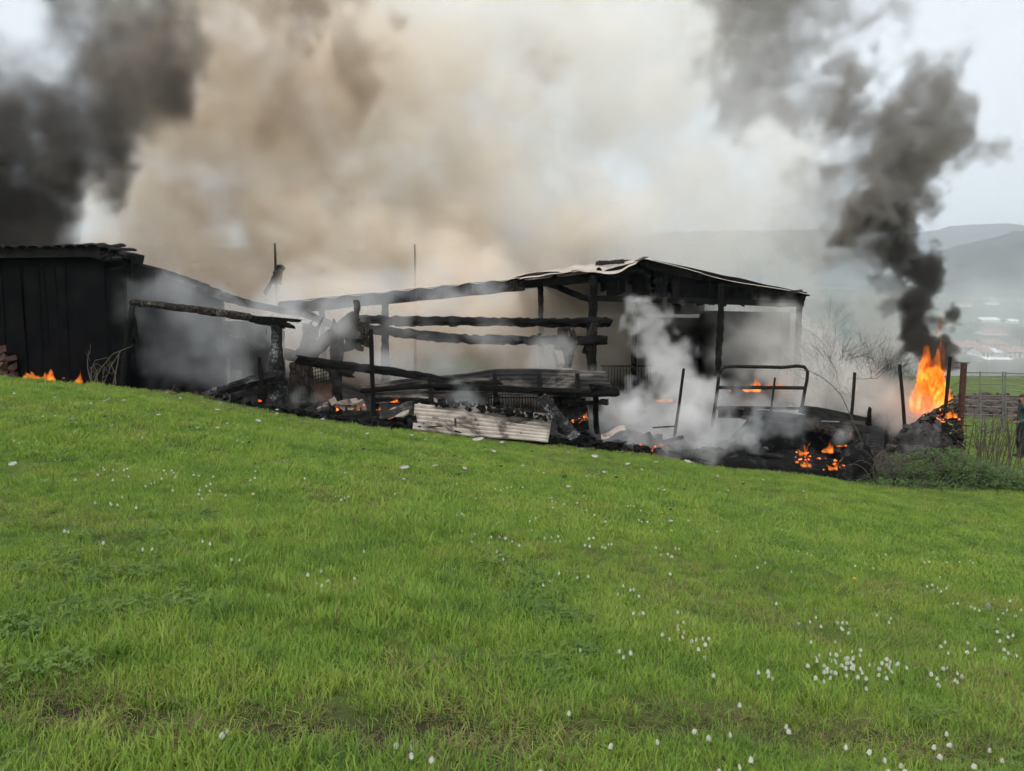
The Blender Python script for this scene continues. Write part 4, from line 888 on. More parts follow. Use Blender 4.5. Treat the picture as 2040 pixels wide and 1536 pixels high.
def bare_tree(px, ptop, Y, h, spread, label, seed, n0=4, kids=6):
    rng = random.Random(seed); p = P(px, ptop, Y); b = Vector((p.x, Y, gz(p.x, Y))); hh = p.z - b.z; e = empty('tree', b)
    tr_h = hh * .16; obj('trunk', *charred(b - Vector((0, 0, .2)), b + Vector((.1, 0, tr_h)), .07, .05, seed, .1), M['twig_dark'], e)
    g, _ = branching(b + Vector((.1, 0, tr_h * .9)), hh * .56, spread, 3, .022, rng, n0, kids); g.build('crown', M['twig_dark'], e); tag(e, label, 'tree', 'bare bushes behind the barn end')
bare_tree(1662, 606, 21.4, 4, .45, 'round bare thorn tree behind the barn end', 700, 6, 6)
bare_tree(1775, 620, 21.2, 4, .55, 'bare thorn tree half lost in smoke left of the flames', 701, 6, 6)
bare_tree(1718, 668, 21.6, 3, .6, 'low bare thorn bush between the two thorn trees', 702, 5, 6)
M['bush_leaf'] = mat('bramble_leaf', [(.3, (.025, .050, .015)), (.55, (.05, .09, .025)), (.8, (.09, .13, .04))], 5, .7, 0, world=True)
M['herb_leaf'] = mat('herb_leaf', [(.3, (.03, .06, .014)), (.5, (.055, .105, .024)), (.68, (.09, .14, .038)), (.8, (.14, .16, .055))], 5, .7, 0, world=True)
def bramble(px, py, Y, w, h, label, seed, n=1400, stems=26, leaf='herb_leaf', size=.035):
    rng = random.Random(seed); b = P(px, py, Y); b.z = gz(b.x, Y); e = empty('bush', b); g = Geo()
    for _ in range(stems):
        x, y = b.x + rng.uniform(-w, w) * .8, Y + rng.uniform(-.45, .45); p = Vector((x, y, gz(x, y))); a = rng.uniform(0, 6.28); l = h * rng.uniform(.7, 1.7); q = p + Vector((math.cos(a) * l * .4, math.sin(a) * l * .3, l * .8)); r_ = q + Vector((math.cos(a) * l * .5, 0, -l * rng.uniform(0, .5)))
        pts = [p * (1 - t) ** 2 + q * 2 * t * (1 - t) + r_ * t * t for t in [i / 8 for i in range(9)]]; g.add(*tube(pts, [.009 - .006 * i / 8 for i in range(9)], 4, False))
    g.build('stems', M['twig'], e); g = Geo()
    for _ in range(int(n / 22)):
        u = rng.uniform(-1, 1); x = b.x + u * w; y = Y + rng.uniform(-.55, .55); zz = gz(x, y) + h * rng.random() ** 1.3 * (1 - .6 * u * u); g.add(*leaf_cloud(22, (x, y, zz), rng.uniform(.07, .17), size, rng, (1, 1, .7)))
    g.build('foliage', M[leaf], e); return tag(e, label, 'bush', 'bushes at the right of the fire')
bramble(1875, 940, 16.8, 1.15, .85, 'leafy green bush under the ash-crusted bale', 710, 8000, 36, size=.026)
bramble(1775, 930, 16.7, .75, .65, 'brambly brown-green bush beside the small black mound', 711, 1500, 150, 'bush_leaf', .018)
bramble(1955, 945, 16.9, 1.0, .55, 'low green bush below the gate', 712, 5600, 30, size=.026)
bramble(1770, 860, 17.2, .45, .55, 'thin twiggy bramble against the grey bale', 713, 420, 120, 'bush_leaf', .016)
bramble(1800, 955, 16.5, 1.2, .22, 'low weedy growth along the grass below the bushes', 714, 3200, 40, size=.022)
bramble(2030, 955, 17.2, .8, .4, 'low weeds at the picture edge under the gate', 715, 2600, 30, size=.022)
def stalks(px, py, Y, n, h, w, label, seed, lean=.1):
    rng = random.Random(seed); b = P(px, py, Y); b.z = gz(b.x, Y); e = empty('weed', b)
    for _ in range(n):
        x, y = b.x + rng.gauss(0, w), Y + rng.gauss(0, .15); p = Vector((x, y, gz(x, y))); d = Vector((rng.gauss(0, lean), rng.gauss(0, lean), 1)).normalized(); l = h * rng.uniform(.5, 1); g = Geo()
        pts = [p + d * l * t + Vector((.05 * math.sin(t * 4 + x * 9), 0, 0)) for t in (0, .25, .5, .75, 1)]; g.add(*tube(pts, [.012, .011, .009, .007, .004], 5, False))
        for _ in range(rng.randint(2, 6)):
            t = rng.uniform(.45, .95); q = p + d * l * t; k = Vector((rng.gauss(0, .5), rng.gauss(0, .5), rng.uniform(.3, 1))).normalized(); m_ = q + k * l * rng.uniform(.1, .3); g.add(*tube([q, q.lerp(m_, .5) + Vector((.01, 0, 0)), m_], [.006, .005, .003], 4, False))
        g.build('stalk', M['twig'], e)
    return tag(e, label, 'weed', 'dead weed stalks')
stalks(1978, 910, 18.2, 26, 2.0, .28, 'tall clump of dead grey stalks in front of the gate', 720, .13)
stalks(1945, 905, 18.4, 7, 1.6, .2, 'few thin dead stalks beside the rusty gate post', 721, .12)
stalks(2015, 905, 18.0, 8, 1.5, .15, 'dead stalks just left of the standing person', 722, .1)
stalks(1745, 880, 16.9, 6, 1.2, .25, 'sparse dead stalks rising from the bramble', 723, .15)
stalks(205, 768, 14.9, 6, .75, .12, 'dead stalks before the black shed, bent right', 724, .35)
stalks(385, 785, 15.2, 16, .25, .4, 'tufts of scorched dry weeds along the grass edge at the shed', 725, .4)
def arc(name, pts, Y, label):
    ps = [P(a, b, Y) for a, b in pts]; e = empty(name, ps[-1]); obj('cane', *tube(ps, [.006 + .006 * i / len(ps) for i in range(len(ps))], 5), M['twig'], e); rng = random.Random(6); g = Geo()
    for i in range(len(ps) - 1):
        for _ in range(4): g.add(*leaf_cloud(2, ps[i].lerp(ps[i + 1], rng.random()), .03, .022, rng))
    g.build('leaves', M['bush_leaf'], e); tag(e, label, 'bramble cane')
arc('bramble_cane', [(1594, 737), (1612, 739), (1632, 748), (1656, 766), (1676, 788), (1690, 818), (1704, 850), (1722, 890)], 17.4, 'long arching bramble cane hooked over the hurdle corner')
for k, (pts, lb) in enumerate([([(181, 766), (182, 735), (190, 718), (215, 712)], 'pale dead stem bent over beside the shed fire'), ([(186, 764), (200, 735), (225, 705), (262, 690)], 'long pale arching stem before the shed corner post'), ([(206, 766), (222, 728), (240, 700)], 'pale leaning stem below the shed corner post'), ([(225, 768), (232, 735), (237, 708)], 'short straight pale stem at the shed corner')]):
    tag(obj('stem', *tube([P(a, b, 15.0) for a, b in pts], [.014, .012, .009, .006][:len(pts)], 5), M['fragment' if k == 9 else 'twig']), lb, 'stem', 'pale dead stems by the shed')
# ------------------------------------------------------------------ meadow: flowers, fragments, grass
def crop(pts, x0, y0, s): return [(x0 + a / s, y0 + b / s) for a, b in pts]
FL = crop([(88,25),(497,17),(523,25),(540,45),(210,180),(390,222),(345,250),(600,150),(648,160),(680,172),(555,275),(918,208),(965,240),(1020,230),(1070,255),(1105,180),(1150,170),(1447,155),(1460,190),(1393,218),(1425,215),(1535,218),(1615,217),(1680,208),(1700,222),(1483,308),(1410,370),(1445,360),(1453,390),(1483,378),(1500,398),(1530,382),(1545,368),(1890,375),(1895,340),(1573,478),(1600,478),(1690,495),(1712,510),(1742,522),(1835,450),(1930,462),(1908,518),(1888,540),(1965,552),(1995,515),(1855,573),(458,478),(1097,548),(1190,570),(1170,593),(712,563),(675,592),(738,618),(850,595),(875,595),(905,598),(870,632),(890,640),(912,665),(690,722),(835,720),(1862,657),(1942,667),(1920,687),(1862,712),(1525,720),(1502,742),(1675,720),(1710,763),(1655,773),(1553,790),(1900,767),(1935,792),(1973,802),(1903,820),(860,773),(940,780),(990,763),(993,803),(730,800),(800,795),(835,795),(715,820),(720,838),(803,833),(830,832),(838,850),(890,820),(910,815),(930,812),(945,825),(885,862),(905,850),(925,845),(945,860),(900,885),(930,880),(950,890),(755,865),(765,880),(663,866),(1042,860),(1075,862),(993,885),(1013,912),(1105,882),(1095,922),(1132,908),(1125,852),(1145,818),(1180,835),(1155,862),(1172,858),(1215,862),(1235,855),(1175,882),(1195,905),(1160,948),(1025,945),(970,938),(1295,885),(800,905),(760,905),(780,905),(830,908),(800,940),(763,965),(900,930),(712,945),(353,905),(413,905),(400,925),(445,942),(65,925),(1038,1002),(1487,988),(1510,880),(1530,880),(1605,913),(1438,918),(1577,955),(1465,945),(1612,967),(1635,933),(228,1112),(513,1243),(543,1280),(40,1322),(178,1300),(890,1382),(1018,1390),(1533,1290),(1533,1352),(1443,1372),(1485,1435),(1800,1392),(1880,1462),(1690,1483),(1150,1460),(1250,1482),(1253,1525),(1165,1525),(293,1453),(240,1505),(105,1535),(10,698),(35,693),(8,735),(15,815)], 1400, 1050, 3.161)
FL += crop([(208,200),(250,200),(320,197),(85,343),(115,353),(160,343),(215,343),(570,540),(600,497),(610,510),(655,510),(680,520),(710,513),(742,503),(745,550),(650,570),(555,700),(640,705),(650,712),(680,712),(713,667),(785,730),(910,512),(953,515),(965,533),(998,513),(1008,528),(935,560),(1020,553),(1075,565),(883,587),(905,583),(845,605),(1000,630),(1125,540),(1158,545),(1240,550),(1200,605),(1220,593),(1160,628),(1162,650),(1228,632),(1170,678),(1305,657),(1437,525),(1482,518),(1480,558),(1455,570),(1470,647),(378,863),(395,870),(597,932),(830,970),(873,968),(1180,923),(1220,938),(1348,1022),(1392,1035),(1262,1066),(1862,1095),(1788,1115),(1890,720),(1948,665),(1965,660),(2000,672),(2022,665),(1985,685),(1770,560),(265,573),(435,567),(1360,240),(1380,250),(1400,300),(1440,320),(1380,340)], 0, 760, 2.914)
FL += crop([(1147,17),(1113,40),(1585,42),(1612,70),(1640,63),(1548,93),(1668,103),(1625,203),(1660,207),(1708,203),(1888,188),(1933,253),(1980,267),(1890,280),(1895,300),(1925,312),(1932,338),(1800,325),(1850,355),(1977,363),(2003,357),(2018,410),(1323,418),(1545,420),(1620,433),(1570,450),(1265,775),(1492,967),(1780,943),(1990,883),(355,1037),(467,1047),(340,983),(250,970),(1113,1120)], 700, 1150, 2.914)
FL += crop([(1555,97),(1840,32),(1870,45),(1897,17),(1868,75),(1327,882),(1283,905),(1015,125)], 0, 1150, 2.914)
FL += crop([(275,352),(252,358),(697,447),(618,480),(635,475),(655,480),(720,540),(790,535),(700,525),(640,572),(705,635),(720,590),(822,608),(862,605),(895,612),(908,605),(865,590),(800,640),(933,635),(975,657),(945,430),(962,407),(1048,567),(1117,613),(1165,610),(1200,603),(1185,635),(1210,632),(1080,495),(1095,485),(1070,500),(1040,515),(1162,380),(1165,400),(1185,408),(1150,435),(1170,438),(1235,418),(1240,475),(1285,480),(1310,410),(1350,370),(1365,455),(1410,480),(1348,507),(1475,520),(1372,615),(1407,615),(1357,655),(1382,660),(1453,665),(1470,668),(1495,652),(1508,650),(1620,425),(1640,430),(1660,410),(1680,455),(1605,430),(1667,510),(1685,520),(1718,522),(1740,572),(1765,670),(1797,712),(1832,705),(1860,720),(1885,675),(1908,678),(1955,512),(75,690),(20,848),(838,693),(865,712),(838,733),(880,735),(1198,818),(1147,862),(1310,840),(1372,838),(1850,820),(613,300),(675,380),(725,385),(750,378),(757,360),(835,330),(865,338),(905,323),(930,320),(995,320),(1085,225),(1028,232),(1117,238)], 700, 860, 2.914)
def flower_head(seed, yellow=False):
    rng = random.Random(seed); vs, fs, ix = [], [], []
    n = 46
    for k in range(n):
        t = (k + .5) / n; a = k * 2.39996; pol = math.acos(1 - 1.45 * t); d = Vector((math.sin(pol) * math.cos(a), math.sin(pol) * math.sin(a), math.cos(pol)))
        s = d.cross(Vector((0, 0, 1))); s = s.normalized() if s.length > .01 else Vector((1, 0, 0)); r = .0145 * rng.uniform(.85, 1.15); w = .0028; c = Vector((0, 0, 0)) + d * .004; q = len(vs)
        vs += [c, c + d * r * .7 + s * w, c + d * r, c + d * r * .7 - s * w]; fs += [(q, q + 1, q + 2), (q, q + 2, q + 3)]
    b = len(vs); bs, bf = [], []
    for i in range(5):
        for j in range(8): p_ = math.pi * (.05 + .75 * i / 4); a = 2 * math.pi * j / 8; bs.append((.0115 * math.sin(p_) * math.cos(a), .0115 * math.sin(p_) * math.sin(a), .0095 * math.cos(p_)))
    for i in range(4):
        for j in range(8): bf.append((b + i * 8 + j, b + i * 8 + (j + 1) % 8, b + (i + 1) * 8 + (j + 1) % 8, b + (i + 1) * 8 + j))
    return mesh('flower_head', vs + bs, fs + bf, M['petal_yellow' if yellow else 'petal'])
def stem_mesh(l): return mesh('stem', *tube([(0, 0, -.01), (.004, .002, l * .5), (0, 0, l)], [.0016, .0014, .0012], 5), M['stem'])
def flowers():
    heads = [flower_head(i) for i in range(4)]; stems = [stem_mesh(l) for l in (.035, .045, .06)]; rng = random.Random(44); pl = []
    for px, py in FL:
        p = on_ground(px, py); h = rng.choice((.035, .045, .06)); p = on_ground(px, py + (h + .012) * F_PX / p.y * .93)
        wh = ('in the dense cluster right of the meadow centre' if 1600 < px < 1800 and 1295 < py < 1370 else 'along the bottom edge of the picture' if py > 1400 else 'in the loose patch below the shed fire' if px < 460 and 900 < py < 1010 else 'in the scattered group right of the grey ash flake' if px > 1880 else 'on the slope at the right below the bushes' if px > 1560 else 'in the front right meadow left of the dense cluster' if px > 1300 and py > 1180 else 'in the middle of the meadow below the pale sheet' if px > 640 else 'sparse in the left meadow'); pl.append((p.y, p, h, wh))
    pl.sort(key=lambda t: t[0])
    for k, (_, p, h, wh) in enumerate(pl[:296]):
        e = empty('white_flower', p, rng.uniform(0, 6.28)); e.rotation_euler.x = rng.gauss(0, .12); e.rotation_euler.y = rng.gauss(0, .12); sc_ = rng.uniform(.48, .78); e.scale = (sc_, sc_, 1)
        hd = bpy.data.objects.new('flower_head', heads[k % 4]); C.objects.link(hd); hd.parent = e; hd.location = (0, 0, h)
        st = bpy.data.objects.new('stem', stems[(.035, .045, .06).index(h)]); C.objects.link(st); st.parent = e
        tag(e, 'small round white clover flower ' + wh, 'flower', 'white flowers dotted over the meadow')
    g = Geo()
    for _, p, h, wh in pl[296:]:
        m_ = heads[0]; g.add([v.co * .8 + p + Vector((0, 0, h)) for v in m_.vertices], [tuple(q.vertices) for q in m_.polygons])
    if g.v: tag(g.build('small_flowers', M['petal']), 'scatter of tiny far white flowers near the burnt edge', 'flowers', kind='stuff')
    yh = flower_head(9, True)
    for px, py in [(1702, 1159), (1830, 1148), (851, 1027), (866, 1029), (505, 991), (26, 882), (927, 933), (1318, 1025), (1338, 1062)]:
        p = on_ground(px, py + 4); e = empty('yellow_flower', p); hd = bpy.data.objects.new('flower_head', yh); C.objects.link(hd); hd.parent = e; hd.location = (0, 0, .05); hd.scale = (1.1, 1.1, .6); st = bpy.data.objects.new('stem', stems[0]); C.objects.link(st); st.parent = e
        tag(e, 'small bright yellow dandelion in the green meadow', 'flower', 'yellow flowers in the meadow')
flowers()
def fragments():
    pale = [(209,806,40),(247,805,14),(182,812,10),(144,844,18),(29,792,9),(223,858,10),(317,834,16),(333,788,7),(434,823,16),(395,860,10),(434,860,12),(514,845,17),(552,822,10),(552,830,9),(643,841,11),(453,851,10),(413,872,9),(283,882,11),(484,889,9),(26,937,26),(439,809,10),(467,803,9),(566,926,6),(688,952,9),(647,954,6),
            (875,899,14),(1080,880,13),(805,940,26),(868,935,16),(925,941,14),(805,964,10),(1041,935,10),(983,905,16),(952,881,30),(1000,887,12),(1204,948,14),(1306,926,14),(1371,925,22),(1251,930,14),(1278,942,9),(1170,956,11),(1336,1048,14),(1323,984,11),(1131,907,9),(1185,915,20),(847,882,9),(732,870,10),(820,873,10),(1132,978,14),(1311,982,8),(1590,1259,9),(1991,1056,9),(690,865,9),(770,872,8),(1430,955,10),(1520,962,9),(1450,985,8),(1600,985,10),(640,870,8),(560,860,9),(500,830,8),(360,800,9),(110,800,8),(1240,905,8),(1160,900,7)]
    dark = [(210,838,9),(497,889,9),(1124,957,16),(1228,958,10),(1364,982,12),(998,936,9),(724,902,12),(835,925,8),(1336,1024,8),(905,915,8),(1060,905,8),(1480,970,9)]
    rng = random.Random(8)
    big = {(209, 806): 'largest pale roof fragment on the grass below the shed fire', (26, 937): 'pale roof fragment by a dark grass tuft at the picture edge', (805, 940): 'pointed pale roof fragment on the grass below the pale sheet', (952, 881): 'long thin pale strip on the grass below the pale sheet'}
    for lst, m, cat in ((pale, 'fragment', 0), (dark, 'fragment_dark', 1)):
        for px, py, w in lst:
            p = on_ground(px, py); l = w * p.y / F_PX * .40; n = rng.randint(5, 7); ring = []
            for k in range(n): a = 2 * math.pi * k / n; ring.append((math.cos(a) * l * rng.uniform(.7, 1.1), math.sin(a) * l * rng.uniform(.5, 1.1), 0))
            vs = [Vector(v) for v in ring] + [Vector(v) + Vector((0, 0, .012)) for v in ring]; fs = [tuple(range(n))[::-1], tuple(range(n, 2 * n))] + [(k, (k + 1) % n, n + (k + 1) % n, n + k) for k in range(n)]
            o = link('roof_fragment', mesh('roof_fragment', vs, fs, M[m])); o.location = p + Vector((0, 0, .055)); o.rotation_euler = (rng.uniform(.0, .35), rng.gauss(0, .2), rng.uniform(-.5, .5))
            lb = big.get((px, py)) or (('small pale roof fragment on the grass ' if not cat else 'small sooty black fragment on the grass ') + ('below the black shed' if px < 400 else 'below the thick burnt post' if px < 720 else 'below the pale corrugated sheet' if px < 1110 else 'below the white smoke' if px < 1420 else 'below the black ash heap'))
            tag(o, lb, 'fragment', 'roof fragments scattered on the grass')
    p = on_ground(1969, 1222); def_w = .045
    vs, fs, _ = sheet(lambda u, v: (p.x + (u - .5) * def_w, p.y + .01 * math.sin(u * 9), p.z + .03 + v * .075 * (1 - abs(u - .45))), 8, 6, .004); tag(obj('ash_flake', vs, fs, M['fragment']), 'grey ash flake standing in the grass among white flowers', 'flake')
fragments()

def blade_mat(name, stops, seed):
    m, t, b = nodes(name); v = coords(t, world=True); n = noise(t, v, 1.1, 5, .65); r = ramp(t, stops); oi = t.nodes.new('ShaderNodeObjectInfo')
    a = t.nodes.new('ShaderNodeMath'); a.operation = 'MULTIPLY_ADD'; a.inputs[1].default_value = .34; s = t.nodes.new('ShaderNodeMath'); s.operation = 'SUBTRACT'; s.inputs[1].default_value = .17
    t.links.new(oi.outputs['Random'], a.inputs[0]); t.links.new(n.outputs['Fac'], a.inputs[2]); t.links.new(a.outputs[0], s.inputs[0]); t.links.new(s.outputs[0], r.inputs[0]); t.links.new(r.outputs[0], b.inputs['Base Color'])
    b.inputs['Roughness'].default_value = .6; b.inputs['Specular IOR Level'].default_value = .25
    tr = t.nodes.new('ShaderNodeBsdfTranslucent'); t.links.new(r.outputs[0], tr.inputs['Color']); mx = t.nodes.new('ShaderNodeMixShader'); mx.inputs[0].default_value = .45
    t.links.new(b.outputs[0], mx.inputs[1]); t.links.new(tr.outputs[0], mx.inputs[2]); o = [k for k in t.nodes if k.type == 'OUTPUT_MATERIAL'][0]; t.links.new(mx.outputs[0], o.inputs['Surface'])
    return m
GB = [(.22, (.122, .222, .044)), (.42, (.208, .342, .054)), (.58, (.270, .388, .062)), (.78, (.34, .388, .084))]
M['blade'] = blade_mat('grass_blade', GB, 0)
M['blade_dry'] = blade_mat('dry_grass_blade', [(.3, (.16, .14, .06)), (.7, (.26, .21, .10))], 0)
M['clover'] = blade_mat('clover_leaf', [(.25, (.105, .185, .048)), (.5, (.15, .24, .058)), (.78, (.20, .28, .075))], 0)
def tuft(seed, n, h, spread, lean, wid, dry=.06):
    rng = random.Random(seed); vs, fs, ix = [], [], []
    for _ in range(n):
        a = rng.uniform(0, 6.28); r = spread * math.sqrt(rng.random()); p = Vector((math.cos(a) * r, math.sin(a) * r, -.005)); l = h * rng.uniform(.45, 1.15); b = rng.uniform(0, 6.28); d = Vector((math.cos(b), math.sin(b), 0)); k = lean * rng.uniform(.2, 1.4); w = wid * rng.uniform(.7, 1.3); s = Vector((-d.y, d.x, 0)); s = (s + d * rng.uniform(-.6, .6)).normalized(); q = len(vs)
        for t, ww in ((0, .8), (.35, 1), (.7, .75)):
            c = p + d * l * k * t * t + Vector((0, 0, l * (t - .35 * k * t * t))); vs += [c - s * w * ww / 2, c + s * w * ww / 2]
        vs.append(p + d * l * k + Vector((0, 0, l * (1 - .35 * k)))); fs += [(q, q + 1, q + 3, q + 2), (q + 2, q + 3, q + 5, q + 4), (q + 4, q + 5, q + 6)]; ix += [1 if rng.random() < dry else 0] * 3
    return mesh('tuft', vs, fs, [M['blade'], M['blade_dry']], False, ix)
def clover_tuft(seed):
    rng = random.Random(seed); vs, fs = [], []
    for _ in range(26):
        a = rng.uniform(0, 6.28); r = .09 * math.sqrt(rng.random()); z = rng.uniform(.02, .055); c = Vector((math.cos(a) * r, math.sin(a) * r, z)); up = Vector((rng.gauss(0, .35), rng.gauss(0, .35), 1)).normalized(); x, y = frame(up)
        for k in range(3):
            b = k * 2.094 + a; d = x * math.cos(b) + y * math.sin(b); s = up.cross(d); l = .013; q = len(vs); vs += [c, c + d * l * .6 + s * l * .5, c + d * l * 1.2, c + d * l * .6 - s * l * .5]; fs.append((q, q + 1, q + 2, q + 3))
    return mesh('tuft', vs, fs, M['clover'])
def grass():
    rng = np.random.default_rng(5); col = bpy.data.collections.new('grass_tufts')
    # 0-3 short sward, 4-5 longer tussock, 6 dry flattened, 7-8 clover, 9-10 wide far sward
    meshes = [tuft(i, 46, .064, .085, .6, .0040) for i in range(4)] + [tuft(10 + i, 46, .125, .075, .75, .0050, .08) for i in range(2)] + [tuft(20, 34, .07, .10, 1.5, .004, .55)] + [clover_tuft(30), clover_tuft(31)] + [tuft(40 + i, 36, .070, .13, .7, .0075, .05) for i in range(2)]
    for i, me in enumerate(meshes): o = bpy.data.objects.new(f'tuft_{i:02d}', me); col.objects.link(o)
    pts = []; sc_ = []; kind = []
    def add(n, x0, x1, y0, y1, base):
        x = rng.uniform(x0, x1, n); y = rng.uniform(y0, y1, n); ye = np.interp(x, EX, EY) + .14 - .55 * np.clip(fbm2(x * 1.9, y * .4 + 5, 97, 3) - .42, 0, 1)
        ok = (np.abs(x) < y * .70 + .8) & ((y < ye) | ((x > 4.2 + .4 * y) & (y > 17.2)) ) & ~((x > 9) & (x < 32) & (y > 28.6) & (y < 37))
        x, y = x[ok], y[ok]; ru = rut(x, y); bare = fbm2(x * 1.7 + 50, y * 1.7, 91, 3); keep = rng.random(len(x)) > np.clip(ru * .45 - .15, 0, .3)
        x, y, ru = x[keep], y[keep], ru[keep]
        lng = fbm2(x * .9 + 3, y * .9 + 8, 92, 3); clv = fbm2(x * .8 + 33, y * .8 + 18, 93, 3); k = rng.integers(0, 4, len(x))
        u = rng.random(len(x)); k = np.where((clv > .58) & (u < .16), rng.integers(7, 9, len(x)), k); k = np.where((lng > .64) & (u < .30), rng.integers(4, 6, len(x)), k); dr = fbm2(x * .7 + 90, y * .9 + 11, 95, 3); k = np.where((dr > .60) & (u < .4), 6, k); k = np.where((ru > .12) & (u < .7), 6, k); yb_ = np.interp(x, EX, EY); k = np.where((yb_ - y < .75) & (x > -7.5) & (x < 8.5) & (u < .55 * np.clip(1.15 - (yb_ - y) / .75, 0, 1) + .1), 6, k); k = np.where((y > 7.5) & (k < 4), rng.integers(9, 11, len(x)), k)
        s = base * (.72 + .75 * fbm2(x * .6 + 70, y * .6, 94, 3)) * rng.uniform(.75, 1.25, len(x)) * (1 - .3 * np.clip(ru, 0, 1)); s = np.where(y > 13, s * .8, s)
        pts.append(np.stack([x, y, ground_z(x, y)], -1)); sc_.append(s); kind.append(k)
    add(7500, -4.6, 4.6, 1.5, 5.0, .95); add(9500, -7, 7, 4.6, 9, 1.0); add(17000, -13, 13, 8.6, 17.5, 1.0); add(5000, 8.5, 19, 15, 28.4, 1.1)
    pts = np.concatenate(pts); sc_ = np.concatenate(sc_); kind = np.concatenate(kind)
    me = bpy.data.meshes.new('grass'); me.vertices.add(len(pts)); me.vertices.foreach_set('co', pts.ravel().astype(np.float32))
    for nm, tp, a in (('size', 'FLOAT', sc_.astype(np.float32)), ('kind', 'INT', kind.astype(np.int32)), ('turn', 'FLOAT', rng.uniform(0, 6.283, len(pts)).astype(np.float32))): me.attributes.new(nm, tp, 'POINT').data.foreach_set('value', a)
    o = link('grass', me); g = bpy.data.node_groups.new('grass', 'GeometryNodeTree'); g.interface.new_socket('Geometry', in_out='OUTPUT', socket_type='NodeSocketGeometry'); g.interface.new_socket('Geometry', in_out='INPUT', socket_type='NodeSocketGeometry')
    N = g.nodes.new; K = g.links.new; gi = N('NodeGroupInput'); go = N('NodeGroupOutput'); ci = N('GeometryNodeCollectionInfo'); ci.inputs['Collection'].default_value = col; ci.inputs['Separate Children'].default_value = True; ci.inputs['Reset Children'].default_value = True
    ip = N('GeometryNodeInstanceOnPoints'); ip.inputs['Pick Instance'].default_value = True
    def na(nm, tp): n = N('GeometryNodeInputNamedAttribute'); n.data_type = tp; n.inputs['Name'].default_value = nm; return n.outputs['Attribute']
    cx = N('ShaderNodeCombineXYZ'); K(na('turn', 'FLOAT'), cx.inputs[2]); K(cx.outputs[0], ip.inputs['Rotation']); K(na('size', 'FLOAT'), ip.inputs['Scale']); K(na('kind', 'INT'), ip.inputs['Instance Index'])
    K(gi.outputs[0], ip.inputs['Points']); K(ci.outputs[0], ip.inputs['Instance']); K(ip.outputs[0], go.inputs[0])
    md = o.modifiers.new('scatter', 'NODES'); md.node_group = g
    tag(o, 'short spring grass with clover and longer tufts over the meadow', 'grass', kind='stuff')
grass()
# ------------------------------------------------------------------ grids for smoke and flames
# ------------------------------------------------------------------ smoke
def upsample(lat, n, axis):
    m = lat.shape[axis] - 3
    t = np.linspace(0, m - 1e-6, n); i = t.astype(int); f = t - i
    w = [(1 - f) ** 3 / 6, (3 * f ** 3 - 6 * f ** 2 + 4) / 6, (-3 * f ** 3 + 3 * f ** 2 + 3 * f + 1) / 6, f ** 3 / 6]
    sh = [1, 1, 1]; sh[axis] = n
    r = 0
    for k in range(4): r = r + np.take(lat, i + k, axis=axis) * w[k].reshape(sh).astype(np.float32)
    return r
def grid_noise(shape, size, feature, rng, octaves=4, gain=0.55, billow=False):
    tot = np.zeros(shape, np.float32); a = 1.0; norm = 0
    for o in range(octaves):
        fs = feature / 2 ** o
        ls = [max(1, int(math.ceil(s / fs))) + 3 for s in size]
        if any(l > n + 6 for l, n in zip(ls, shape)) and o > 0: break
        lat = rng.standard_normal(ls).astype(np.float32)
        for ax in (0, 1, 2): lat = upsample(lat, shape[ax], ax)
        tot += a * ((.62 - np.abs(lat * 2.0)) * .8 if billow else lat); norm += a * a; a *= gain
    return tot / math.sqrt(norm) * 2.0
def smooth(x): x = np.clip(x, 0, 1); return x * x * (3 - 2 * x)

